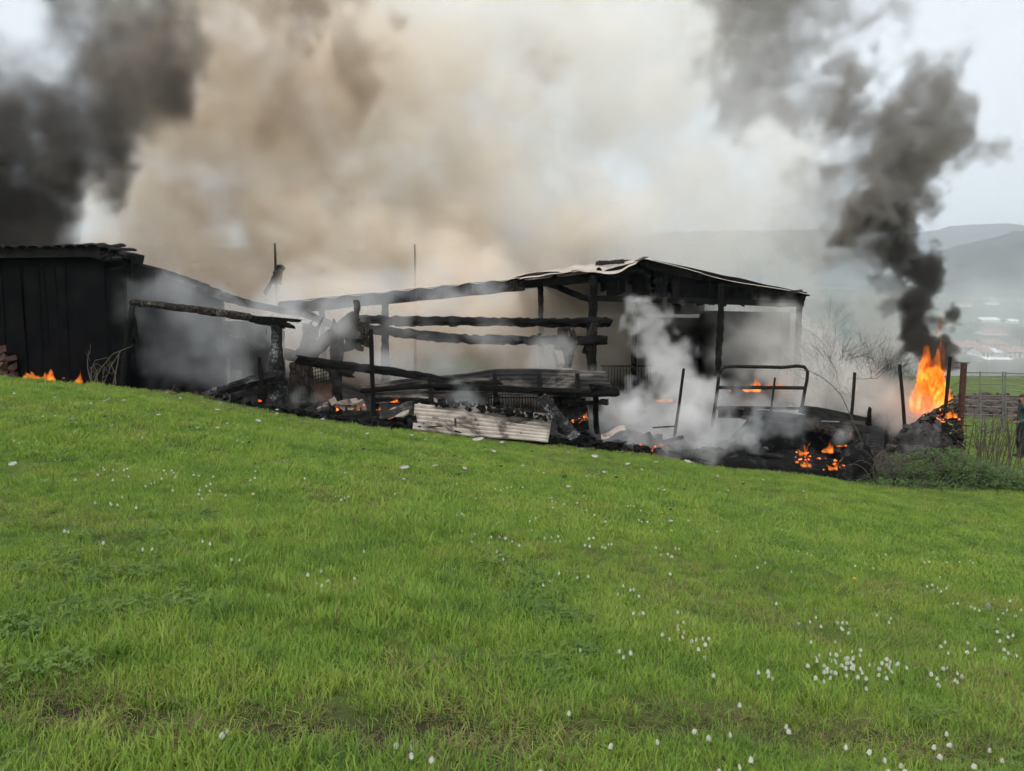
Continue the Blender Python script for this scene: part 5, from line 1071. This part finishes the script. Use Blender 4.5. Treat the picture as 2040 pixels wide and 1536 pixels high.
def grid_volume(name, lo, hi, dens, mat, to_mesh=None):
    """volume object whose density grid holds the array dens[x, y, z]"""
    nx, ny, nz = dens.shape
    me = bpy.data.meshes.new(name + '_grid'); me.vertices.add(nx * ny * nz)
    at = me.attributes.new('d', 'FLOAT', 'POINT')
    at.data.foreach_set('value', np.ascontiguousarray(dens.transpose(2, 1, 0)).ravel().astype(np.float32))
    src = bpy.data.objects.new(name + '_grid', me)
    g = bpy.data.node_groups.new(name, 'GeometryNodeTree')
    g.interface.new_socket('Geometry', in_out='OUTPUT', socket_type='NodeSocketGeometry')
    g.interface.new_socket('Geometry', in_out='INPUT', socket_type='NodeSocketGeometry')
    N = g.nodes.new; K = g.links.new
    oi = N('GeometryNodeObjectInfo'); oi.inputs['Object'].default_value = src
    na = N('GeometryNodeInputNamedAttribute'); na.data_type = 'FLOAT'; na.inputs['Name'].default_value = 'd'
    si = N('GeometryNodeSampleIndex'); si.data_type = 'FLOAT'; si.domain = 'POINT'; si.clamp = True
    pos = N('GeometryNodeInputPosition')
    v1 = N('ShaderNodeVectorMath'); v1.operation = 'SUBTRACT'; v1.inputs[1].default_value = lo
    v2 = N('ShaderNodeVectorMath'); v2.operation = 'MULTIPLY'
    v2.inputs[1].default_value = [(n - 1) / (h - l) for n, h, l in zip((nx, ny, nz), hi, lo)]
    v3 = N('ShaderNodeVectorMath'); v3.operation = 'ADD'; v3.inputs[1].default_value = (.5, .5, .5)
    v4 = N('ShaderNodeVectorMath'); v4.operation = 'FLOOR'
    v5 = N('ShaderNodeVectorMath'); v5.operation = 'DOT_PRODUCT'; v5.inputs[1].default_value = (1, nx, nx * ny)
    K(pos.outputs[0], v1.inputs[0]); K(v1.outputs[0], v2.inputs[0]); K(v2.outputs[0], v3.inputs[0]); K(v3.outputs[0], v4.inputs[0]); K(v4.outputs[0], v5.inputs[0])
    K(oi.outputs['Geometry'], si.inputs['Geometry']); K(na.outputs['Attribute'], si.inputs['Value']); K(v5.outputs['Value'], si.inputs['Index'])
    vc = N('GeometryNodeVolumeCube')
    K(si.outputs[0], vc.inputs['Density'])
    vc.inputs['Min'].default_value = lo; vc.inputs['Max'].default_value = hi
    vc.inputs['Resolution X'].default_value, vc.inputs['Resolution Y'].default_value, vc.inputs['Resolution Z'].default_value = nx, ny, nz
    last = vc
    if to_mesh is not None:
        vm = N('GeometryNodeVolumeToMesh'); vm.inputs['Threshold'].default_value = to_mesh; K(vc.outputs[0], vm.inputs[0]); last = vm
    sm = N('GeometryNodeSetMaterial'); sm.inputs['Material'].default_value = mat
    go = N('NodeGroupOutput')
    K(last.outputs[0], sm.inputs[0]); K(sm.outputs[0], go.inputs[0])
    ob = bpy.data.objects.new(name, bpy.data.meshes.new(name) if to_mesh is not None else bpy.data.volumes.new(name)); C.objects.link(ob)
    md = ob.modifiers.new('grid', 'NODES'); md.node_group = g
    return ob

def smoke_mat(name, color, scale=1.0, aniso=0.0):
    m = bpy.data.materials.new(name); m.use_nodes = True
    t = m.node_tree; t.nodes.clear()
    pv = t.nodes.new('ShaderNodeVolumePrincipled'); o = t.nodes.new('ShaderNodeOutputMaterial')
    pv.inputs['Color'].default_value = (*color, 1); pv.inputs['Anisotropy'].default_value = aniso
    pv.inputs['Density'].default_value = scale
    t.links.new(pv.outputs[0], o.inputs['Volume'])
    return m

def plume(name, puffs, color, voxel, seed, edge=0.5, warp=0.5, warp_size=2.0, erode=0.5, erode_size=1.2, stretch=(1, 1, 1), scale=1.0, depth=1.0, floor=None, aniso=0.0, mod=0.0, billow=0.0):
    """smoke grown from overlapping puffs (pixel x, pixel y, metres ahead, radius in pixels, density), billowed by turbulence"""
    rng = np.random.default_rng(seed)
    cs = []
    for p in puffs:
        px, py, Y, r, d = p[:5]
        q = P(px, py, Y); rm = r * Y / F_PX
        cs.append((q.x, q.y, q.z, rm, d, *(p[5:8] if len(p) > 5 else (1, depth, 1))))
    cs = np.array(cs)
    pad = warp * 1.2 + 0.3
    ext = cs[:, 3:4] * cs[:, 5:8] * (1 + erode * .6)
    lo = (cs[:, :3] - ext).min(0) - pad; hi = (cs[:, :3] + ext).max(0) + pad
    size = hi - lo
    shape = tuple(int(math.ceil(s / voxel)) + 1 for s in size)
    ax = [np.linspace(lo[k], hi[k], shape[k], dtype=np.float32) for k in range(3)]
    X, Y, Z = np.meshgrid(*ax, indexing='ij')
    st = np.array(stretch)
    ns = size / st
    for arr in (X, Y, Z): arr += warp * 0.5 * grid_noise(shape, ns, warp_size, rng, 4, .55)
    er = grid_noise(shape, ns, erode_size, rng, 6, .66) * 0.5 * (1 - billow) + (grid_noise(shape, ns, erode_size * 1.3, rng, 5, .6, True) * 0.6 * billow if billow else 0)
    S = np.full(shape, -9, np.float32); D = np.zeros(shape, np.float32); WT = np.full(shape, 1e-6, np.float32)
    for cx, cy_, cz, r, d, sx, sy, sz in cs:
        m = r * (1 + erode) ; sl = []
        for k, (c, s_) in enumerate(((cx, sx), (cy_, sy), (cz, sz))):
            a = int(max(0, (c - m * s_ - pad - lo[k]) / size[k] * (shape[k] - 1))); b = int(min(shape[k], (c + m * s_ + pad - lo[k]) / size[k] * (shape[k] - 1) + 2)); sl.append(slice(a, b))
        sl = tuple(sl)
        s = 1 - np.sqrt(((X[sl] - cx) / sx) ** 2 + ((Y[sl] - cy_) / sy) ** 2 + ((Z[sl] - cz) / sz) ** 2) / r
        w = np.exp(4 * np.clip(s, -2, 1))
        D[sl] += w * d; WT[sl] += w
        S[sl] = np.maximum(S[sl], s)
    D /= WT
    dens = D * smooth((S + erode * er) / edge)
    if mod: dens *= np.clip(1 + mod * grid_noise(shape, ns, erode_size * 1.1, rng, 6, .74) * .6, .08, 3)
    if floor is not None:
        dens *= smooth((ax[2][None, None, :] - floor) / 0.4)
    dens[dens < 0.004 * D.max()] = 0
    for k in range(3):
        for e in (0, -1):
            idx = [slice(None)] * 3; idx[k] = e; dens[tuple(idx)] = 0
    ob = grid_volume(name, tuple(map(float, lo)), tuple(map(float, hi)), dens, smoke_mat(name, color, scale, aniso))
    return ob
# ------------------------------------------------------------------ flames
def flame_mat(name, sigma, scale):
    m = bpy.data.materials.new(name); m.use_nodes = True; t = m.node_tree; t.nodes.clear(); o = t.nodes.new('ShaderNodeOutputMaterial')
    v = coords(t, (1, 1, .5)); n = noise(t, v, scale, 5, .62, 1.4); r = ramp(t, [(.34, (.16, .009, .001)), (.44, (.55, .06, .004)), (.53, (.88, .19, .012)), (.61, (1.0, .45, .05)), (.69, (1.0, .80, .28))]); t.links.new(n.outputs['Fac'], r.inputs[0])
    em = t.nodes.new('ShaderNodeEmission'); em.inputs['Strength'].default_value = sigma * 1.5; t.links.new(r.outputs[0], em.inputs['Color'])
    ab = t.nodes.new('ShaderNodeVolumeAbsorption'); ab.inputs['Density'].default_value = sigma; ab.inputs['Color'].default_value = (0, 0, 0, 1)
    ad = t.nodes.new('ShaderNodeAddShader'); t.links.new(em.outputs[0], ad.inputs[0]); t.links.new(ab.outputs[0], ad.inputs[1]); t.links.new(ad.outputs[0], o.inputs['Volume'])
    m.cycles.volume_step_rate = .25
    return m
M['flame_big'] = flame_mat('flame_large', 7.0, 5.0)
M['flame'] = flame_mat('flame_small', 8.0, 7.0)
def flame_mesh(w, h, seed, tongues, lean=0.0, iso=.12):
    """closed skin of a flame: several tongues, torn by upward turbulence"""
    rng = np.random.default_rng(seed); pad = .25 * w; lo = np.array([-w / 2 - pad, -w * .35 - pad, -.04 * h]); hi = np.array([w / 2 + pad + abs(lean) * h, w * .35 + pad, h * 1.15]); vox = max(w, h) / (130 if tongues > 9 else 72); size = hi - lo; shape = tuple(int(s / vox) + 2 for s in size)
    ax = [np.linspace(lo[k], hi[k], shape[k], dtype=np.float32) for k in range(3)]; X, Y, Z = np.meshgrid(*ax, indexing='ij'); ns = size / np.array((1, 1, 2.6)); T = np.clip(Z / h, 0, 1.2)
    X = X - lean * Z + w * .16 * T * grid_noise(shape, ns, w * .5, rng, 3) * .6; Y = Y + w * .12 * T * grid_noise(shape, ns, w * .5, rng, 3) * .6
    S = np.full(shape, -9, np.float32)
    for k in range(tongues):
        tl = rng.normal(0, .22 if tongues <= 9 else .10)
        cx = (rng.random() - .5) * w * (.42 if tongues > 9 else .62); cy_ = (rng.random() - .5) * w * .3; hh = h * (1 if k == 0 else rng.uniform(.35, .85)); r = w * (rng.uniform(.22, .34) * (1.2 if k == 0 else 1) if tongues > 9 else rng.uniform(.12, .24)); t = np.clip(Z / hh, 0, 1.3)
        prof = r * (np.clip(1 - t, 0, 1) ** 1.0) * (.12 + .88 * np.clip(t * 4.5, 0, 1) ** .7) + 1e-3
        S = np.maximum(S, np.where(t < 1, 1 - np.sqrt((X - cx * (1 - .3 * t) - tl * Z * (1 + .8 * t)) ** 2 + ((Y - cy_) * 1.15) ** 2) / prof, -1))
    far = S < -.30
    S = np.clip(S, -.6, .6) + (.95 if tongues > 9 else 1.25) * grid_noise(shape, ns, w * (.15 if tongues > 9 else .18), rng, 5, .7) * .5 * (.5 + np.clip(T, 0, 1))
    S[far] = -1
    S[:, :, 0] = -1; S[:, :, -1] = -1; S[0] = S[-1] = -1; S[:, 0] = S[:, -1] = -1
    ob = grid_volume('flame_grid', tuple(map(float, lo)), tuple(map(float, hi)), np.clip(S, 0, 1), M['flame'], to_mesh=iso)
    dg = bpy.context.evaluated_depsgraph_get(); me = bpy.data.meshes.new_from_object(ob.evaluated_get(dg)); bpy.data.objects.remove(ob); me.polygons.foreach_set('use_smooth', [True] * len(me.polygons)); me.name = 'flame'
    return me
FM = [flame_mesh(1.0, .9, 1, 9), flame_mesh(1.0, 1.5, 2, 7, .15), flame_mesh(1.0, .55, 3, 9), flame_mesh(1.0, 1.9, 4, 5, -.1), flame_mesh(1.0, 1.1, 5, 7, .2), flame_mesh(1.0, .75, 6, 8, -.15), flame_mesh(1.0, 1.3, 7, 6, -.25)]
for m_ in FM: m_.materials.clear(); m_.materials.append(M['flame'])
def flame(px, py, Y, w_px, h_px, v, label, rz=0.0):
    p = P(px, py, Y); hs = (.9, 1.5, .55, 1.9, 1.1, .75, 1.3)[v]; s = Y / F_PX; o = link('flame', FM[v]); o.location = p; o.scale = (w_px * s, w_px * s, h_px * s / hs); o.rotation_euler.z = rz
    return tag(o, label, 'flame', 'flames of the barn fire')
big = flame_mesh(1.4, 2.0, 16, 14, .02, .10); big.materials.clear(); big.materials.append(M['flame_big']); bo = link('flame', big); bo.location = P(1848, 828, 18.9); bo.rotation_euler.z = 0
bo.scale = (1.05, .95, 1.28); tag(bo, 'tall orange flames burning at the stakes under the black smoke column', 'flame', 'flames of the barn fire')
for a in [(66, 760, 15.0, 50, 24, 5, 'low flames at the foot of the black shed, left part'), (96, 760, 15.0, 44, 27, 0, 'low flames at the foot of the black shed, brightest part'), (153, 767, 15.0, 26, 34, 4, 'single upright flame at the foot of the black shed'), (190, 766, 14.95, 18, 12, 2, 'tiny flame between the pale dead stems'),
          (765, 835, 16.2, 18, 26, 6, 'small flame in the rubble left of the pale sheet'), (752, 818, 16.6, 18, 14, 2, 'flicker in the rubble by the slim black stake'), (800, 802, 16.9, 52, 13, 2, 'row of low flames under the collapsed panel left end'), (783, 802, 16.9, 14, 12, 0, 'little flame beneath the left tip of the collapsed panel'),
          (1497, 781, 20.4, 50, 34, 4, 'bright flame behind the bent iron hurdle'), (1528, 774, 20.6, 18, 16, 1, 'small flame at the middle rail of the hurdle'), (1558, 777, 20.6, 30, 20, 5, 'flame behind the right side of the hurdle'), (1325, 800, 19.9, 44, 10, 2, 'low red flames inside the thick white smoke'),
          (1600, 908, 16.75, 24, 34, 6, 'upright flame on the ash heap left of the black mound'), (1648, 903, 16.6, 32, 28, 4, 'yellow flame at the top of the black mound'), (1606, 931, 16.45, 24, 18, 5, 'red flame low on the ash heap'), (1660, 937, 16.3, 28, 28, 6, 'slanting flame at the foot of the black mound'), (1678, 890, 16.9, 30, 9, 2, 'low fire line along the black mound'),
          (1896, 832, 17.2, 24, 20, 5, 'small flames at the foot of the rusty gate post'), (1918, 853, 17.0, 9, 10, 1, 'tiny flame on the bush top under the gate post'), (1166, 832, 16.6, 12, 14, 0, 'small flame right of the ash-grey plank'), (1158, 840, 16.5, 8, 9, 1, 'flicker below the crumpled black sheet'), (1226, 830, 17.8, 16, 10, 2, 'little flames left in the white smoke'),
          (686, 752, 18.3, 9, 24, 1, 'thin red flame on the broad burnt post'), (713, 818, 16.2, 12, 12, 0, 'spark-like flame among the pale stones'), (604, 674, 18.0, 8, 14, 1, 'faint red flame behind the splintered stub'), (506, 808, 15.7, 10, 7, 2, 'ember glow at the foot of the thin stump'), (1694, 868, 17.3, 7, 16, 1, 'little flame behind the black mound'), (1285, 895, 16.9, 22, 7, 2, 'red ember line at the grass edge under the smoke')]:
    flame(*a)
bpy.context.view_layer.update()

def embers():
    m, t, b = nodes('ember'); v = coords(t, world=True); n = noise(t, v, 9, 4); r = ramp(t, [(.40, (.05, .002, .0005)), (.52, (.9, .12, .01)), (.66, (1, .42, .05))]); t.links.new(n.outputs['Fac'], r.inputs[0]); t.links.new(r.outputs[0], b.inputs['Emission Color']); b.inputs['Emission Strength'].default_value = 1.3; b.inputs['Base Color'].default_value = (.01, .008, .008, 1)
    rng = random.Random(303); g = Geo()
    for px, py, Y, w, n_ in [(1625, 915, 16.6, 40, 10), (1660, 930, 16.4, 24, 6), (1600, 905, 16.7, 16, 5), (765, 830, 16.2, 20, 6), (700, 815, 16.3, 30, 4), (90, 757, 14.95, 50, 12), (1160, 838, 16.5, 20, 8), (1500, 775, 20.3, 50, 12), (1290, 893, 16.8, 30, 8), (1890, 835, 17.1, 25, 10), (800, 800, 16.8, 30, 4), (506, 806, 15.7, 14, 6)]:
        for _ in range(n_): g.add(*chunk(P(px + rng.uniform(-w, w), py + rng.uniform(-8, 6), Y + rng.uniform(-.1, .15)), rng.uniform(.012, .04), rng, .6))
    tag(g.build('embers', m), 'glowing orange embers scattered through the rubble', 'embers', kind='stuff')
embers()
# ------------------------------------------------------------------ the smoke
SG = 'smoke of the barn fire'
def sm(label, *a, **k): return tag(plume('smoke', *a, **k), label, 'smoke', SG, 'stuff')
sm('black smoke rolling up behind the tiled shed', [
 (20,220,22.5,80,1.0),(180,200,22.8,90,1.1),(70,130,23,90,.8),
 (90,440,22,90,2.6),(60,300,22.3,90,1.5),
 (-120,440,22,207,3.84),(-30,450,22,155,3.84),(50,425,22,126,3.52),(110,390,22,103,2.88),(0,330,22,150,2.56),(140,335,22,115,2.88),(-80,290,22,138,2.56),(180,270,22.5,121,2.4),(110,200,23,138,1.06),
 (200,150,23,144,1.06),(100,90,23,121,0.768),(240,40,23.5,138,1.06),(160,-50,24,161,0.96),(60,250,22.5,92,0.864)], (.18,.16,.145), 0.095, 3, edge=.5, warp=.8, warp_size=1.8, erode=.7, erode_size=1.0, mod=.8, billow=.5, depth=.5)
sm('dark grey smoke trailing up and away from the tall flames', [
 (1815,485,20.2,61,5.17),(1790,430,20.5,99,4.33),(1850,412,20.5,82,3.74),(1755,350,21,115,2.74),(1715,280,21.4,115,1.73),
 (1800,240,21.6,108,1.62),(1872,235,21.6,103,1.84),(1850,175,21.6,91,1.38),(1655,210,22.4,84,1.04),(1580,190,23,94,0.536),(1500,150,23.5,108,0.607),(1540,70,24,115,0.607),(1620,20,24,129,0.607),(1530,-50,25,140,0.572),
 (1690,430,22,111,0.403),(1620,420,22.5,105,0.157),(1700,350,22,94,0.576)], (.38,.35,.32), 0.07, 11, edge=.5, warp=.6, warp_size=1.0, erode=1.0, erode_size=.6, mod=.9, billow=.5, depth=.6)
sm('narrow black smoke column straight above the tall flames', [
 (1862,700,19.0,34,6.0),(1815,690,19.0,26,3.0),(1836,655,19.1,44,9),(1830,615,19.3,42,8),(1845,575,19.5,40,7),(1830,535,19.8,42,7),(1815,495,20.1,38,5),(1800,460,20.3,40,3.5),(1760,610,19.6,30,1.2),(1770,570,19.8,30,.9)], (.11,.10,.095), 0.045, 12, edge=.4, warp=.32, warp_size=.6, erode=.8, erode_size=.32, mod=.6, billow=.5)
sm('tan smoke billowing over the roofless left half of the barn', [
 (380,500,27.5,130,0.81),(520,500,28,150,0.81),(680,500,28,150,0.81),(830,505,28.5,150,0.81),(970,510,29,140,0.72),(1080,510,29.5,130,0.54),
 (330,450,29,220,0.632),(450,230,30,250,0.573),(620,350,30,250,0.632),(420,60,31,230,0.573),(640,120,31,220,0.632),(800,440,31,240,0.573),(280,510,26,130,0.573),(440,540,28,190,0.918),(620,560,28,190,1.03),(800,560,28.5,190,1.03),(960,560,29,180,0.918),(1100,540,30,160,0.573),(820,220,32,200,0.401),(520,600,27,120,0.918)], (.945,.87,.775), 0.13, 21, edge=.8, warp=1.3, warp_size=2.8, erode=.8, erode_size=1.3, mod=1.2, billow=.4, depth=.7)
sm('darker brown smoke swirling inside the tan smoke', [
 (320,525,20,50,0.776),(400,560,20.5,50,0.604),(480,578,21,50,0.517),(270,505,19,36,0.604),
 (560,0,27,130,1.31),(700,-10,27,120,1.31),(330,560,22.5,60,0.427),(260,500,21,45,0.342),(640,470,27,60,0.171),(430,20,27.5,90,0.581),(560,230,27,90,0.587),(700,150,27.5,75,0.872),(690,60,27.5,70,0.872),(640,300,27,75,0.481),(600,340,27,60,0.428),(430,130,28,100,0.435),(360,210,28,80,0.268),(330,520,25,60,0.427),(300,470,26,60,0.214),(400,330,27,90,0.236),(880,260,29,80,0.189),(900,330,29,80,0.154),(980,230,29,90,0.189),(1130,110,30,100,0.171),(1150,30,30,90,0.171),(1060,200,30,80,0.136)], (.58,.485,.395), 0.12, 23, edge=.75, warp=1.0, warp_size=1.8, erode=1.1, erode_size=.9, mod=1.2, billow=.4, depth=.5)
sm('pale grey smoke spreading over the middle of the sky', [
 (1180,500,31,150,.5),(1320,500,32,150,.35),(1450,480,33,150,.25),(1580,510,33,120,.15),
 (900,480,33,250,0.52),(950,250,33,260,0.52),(1000,50,34,260,0.52),(1200,460,33,260,0.491),(1250,200,34,250,0.433),(1350,60,35,250,0.318),(1420,380,34,230,0.318),(1560,450,34,200,0.202),(1500,540,32,170,0.202),(1150,560,32,160,0.505),(1320,560,33,150,0.289)], (.995,.975,.95), 0.15, 31, edge=.8, warp=1.4, warp_size=2.8, erode=.85, erode_size=1.5, mod=1.1, billow=.4, depth=.7)
sm('white smoke pouring out in front of the barn posts', [
 (1290,618,20.5,32,1.5),(1318,640,20.5,34,1.5),(1310,680,20.5,46,1.6),(1335,725,20.4,52,1.5),(1355,775,20.2,62,1.4),(1330,820,19.6,68,1.3),(1250,830,18.8,55,.9),(1200,855,17.6,40,.7),(1260,885,17.1,40,.8),(1330,895,16.95,40,.8),(1400,900,16.9,38,.7),(1420,830,19.4,60,.8),(1270,868,18.6,45,.9),(1360,872,18.2,52,1.0),(1440,880,17.6,40,.7)], (.975,.97,.965), 0.055, 41, edge=.5, warp=.5, warp_size=.7, erode=.9, erode_size=.4, mod=.7, billow=.6)
sm('grey smoke drifting out of the right bay of the barn', [
 (1540,660,22.0,90,0.805),(1600,690,21.8,95,1.03),(1480,700,22.4,85,0.46),(1650,690,22.5,100,1.03),(1720,700,22,100,1.15),(1740,640,23,85,0.805),(1600,770,20.6,70,1.15),(1680,780,20.4,70,1.26),(1740,780,20,70,1.38),(1500,800,20.2,60,0.92),(1560,800,20,55,1.15),(1790,790,19.6,58,1.38),(1835,815,18.9,42,1.26),(1640,620,22.5,70,0.575),(1790,700,22,80,1.03),(1700,820,19.5,50,1.15)], (.94,.92,.89), 0.085, 43, edge=.7, warp=.6, warp_size=1.0, erode=.85, erode_size=.6, mod=.9, billow=.4)
sm('tan smoke filling the barn behind the charred poles', [
 (560,700,23.6,97,1.95),(660,690,24,119,2.25),(770,690,24.3,130,2.25),(870,670,24.6,140,2.25),(970,690,24.8,140,2.1),(1060,690,25,130,1.8),(1140,670,25.5,119,1.8),(1000,600,26,130,1.5),(860,590,26,130,1.5),(740,610,25,119,1.5),(1220,690,27,108,0.9),(620,640,24.5,97,1.5)], (.975,.905,.82), 0.15, 45, edge=.9, warp=.8, warp_size=1.8, erode=.6, erode_size=1.2, mod=.6)
sm('thin bluish smoke hanging in the open bay', [
 (300,600,16.4,55,0.517),(380,560,17.6,55,0.69),(310,680,16.3,55,0.402),(450,600,17.8,55,0.69),
 (400,640,16.9,80,0.517),(470,680,16.9,80,0.46),(350,690,16.8,70,0.287),(520,610,17.6,70,0.46),(600,620,19.0,70,0.345),(340,570,16.8,50,0.46),(420,590,17,60,0.575),(780,640,19.6,50,0.253),(770,720,19.5,60,0.287),(560,760,17.2,40,0.345),(620,780,16.6,30,0.575),(880,590,21.2,70,0.69),(980,578,21.2,65,0.69),(760,605,21,65,0.632),(660,615,20.6,60,0.69),(580,620,20,60,0.69)],
 (.93,.94,.96), 0.08, 47, edge=.9, warp=.6, warp_size=1.2, erode=1.1, erode_size=.8, mod=.8)
sm('thin grey smoke drifting over the wreckage in front of the poles', [
 (800,690,18.2,60,0.429),(900,700,18.4,70,0.429),(1000,690,18.6,70,0.429),(1100,700,18.8,60,0.488),(1160,760,18.4,50,0.585),(700,720,17.6,55,0.488),(640,680,17.1,55,0.975),(690,650,17.3,50,0.878),(600,650,17.0,45,0.78),(560,690,17.2,45,0.488),(860,740,17.6,45,0.488),(470,730,16.4,45,0.488)],
 (.95,.94,.93), 0.08, 48, edge=.9, warp=.5, warp_size=1.0, erode=1.1, erode_size=.6, mod=1.0)
sm('thin smoke drifting low over the village', [
 (1840,690,150,160,0.0154),(1960,690,180,170,0.0128),(2080,680,200,170,0.0128),(1720,670,150,170,0.0179),(1600,640,150,170,0.0179),(1900,620,240,150,0.00768),(2040,620,260,150,0.00768)],
 (.96,.97,.98), 1.2, 50, edge=1.0, warp=4.0, warp_size=12, erode=.7, erode_size=9.0, mod=.6)
sm('bluish smoke curling off the ash heap', [
 (1450,850,17.6,36,.7),(1500,840,17.5,40,.8),(1560,850,17.5,40,.6),(1470,880,17.1,30,.7),(1540,880,17.1,30,.5),(1590,830,17.6,30,.5),(1690,880,16.6,20,.6),(930,800,16.7,26,.7),(910,780,16.9,22,.5),(600,795,16.3,18,.8),(640,790,16.4,16,.6)],
 (.92,.94,.97), 0.045, 49, edge=.8, warp=.3, warp_size=.6, erode=1.2, erode_size=.35, mod=.8)

# ------------------------------------------------------------------ haze over the valley
hv, hf = box((-7300, -4300, -120), (7300, 7300, 470))
hm = bpy.data.materials.new('valley_haze'); hm.use_nodes = True; ht = hm.node_tree; ht.nodes.clear()
hp = ht.nodes.new('ShaderNodeVolumePrincipled'); ho = ht.nodes.new('ShaderNodeOutputMaterial'); hp.inputs['Color'].default_value = (.87, .94, 1.0, 1); hp.inputs['Density'].default_value = 3.0e-4
ht.links.new(hp.outputs[0], ho.inputs['Volume']); tag(obj('haze', hv, hf, hm), 'pale damp haze over the valley', kind='stuff')
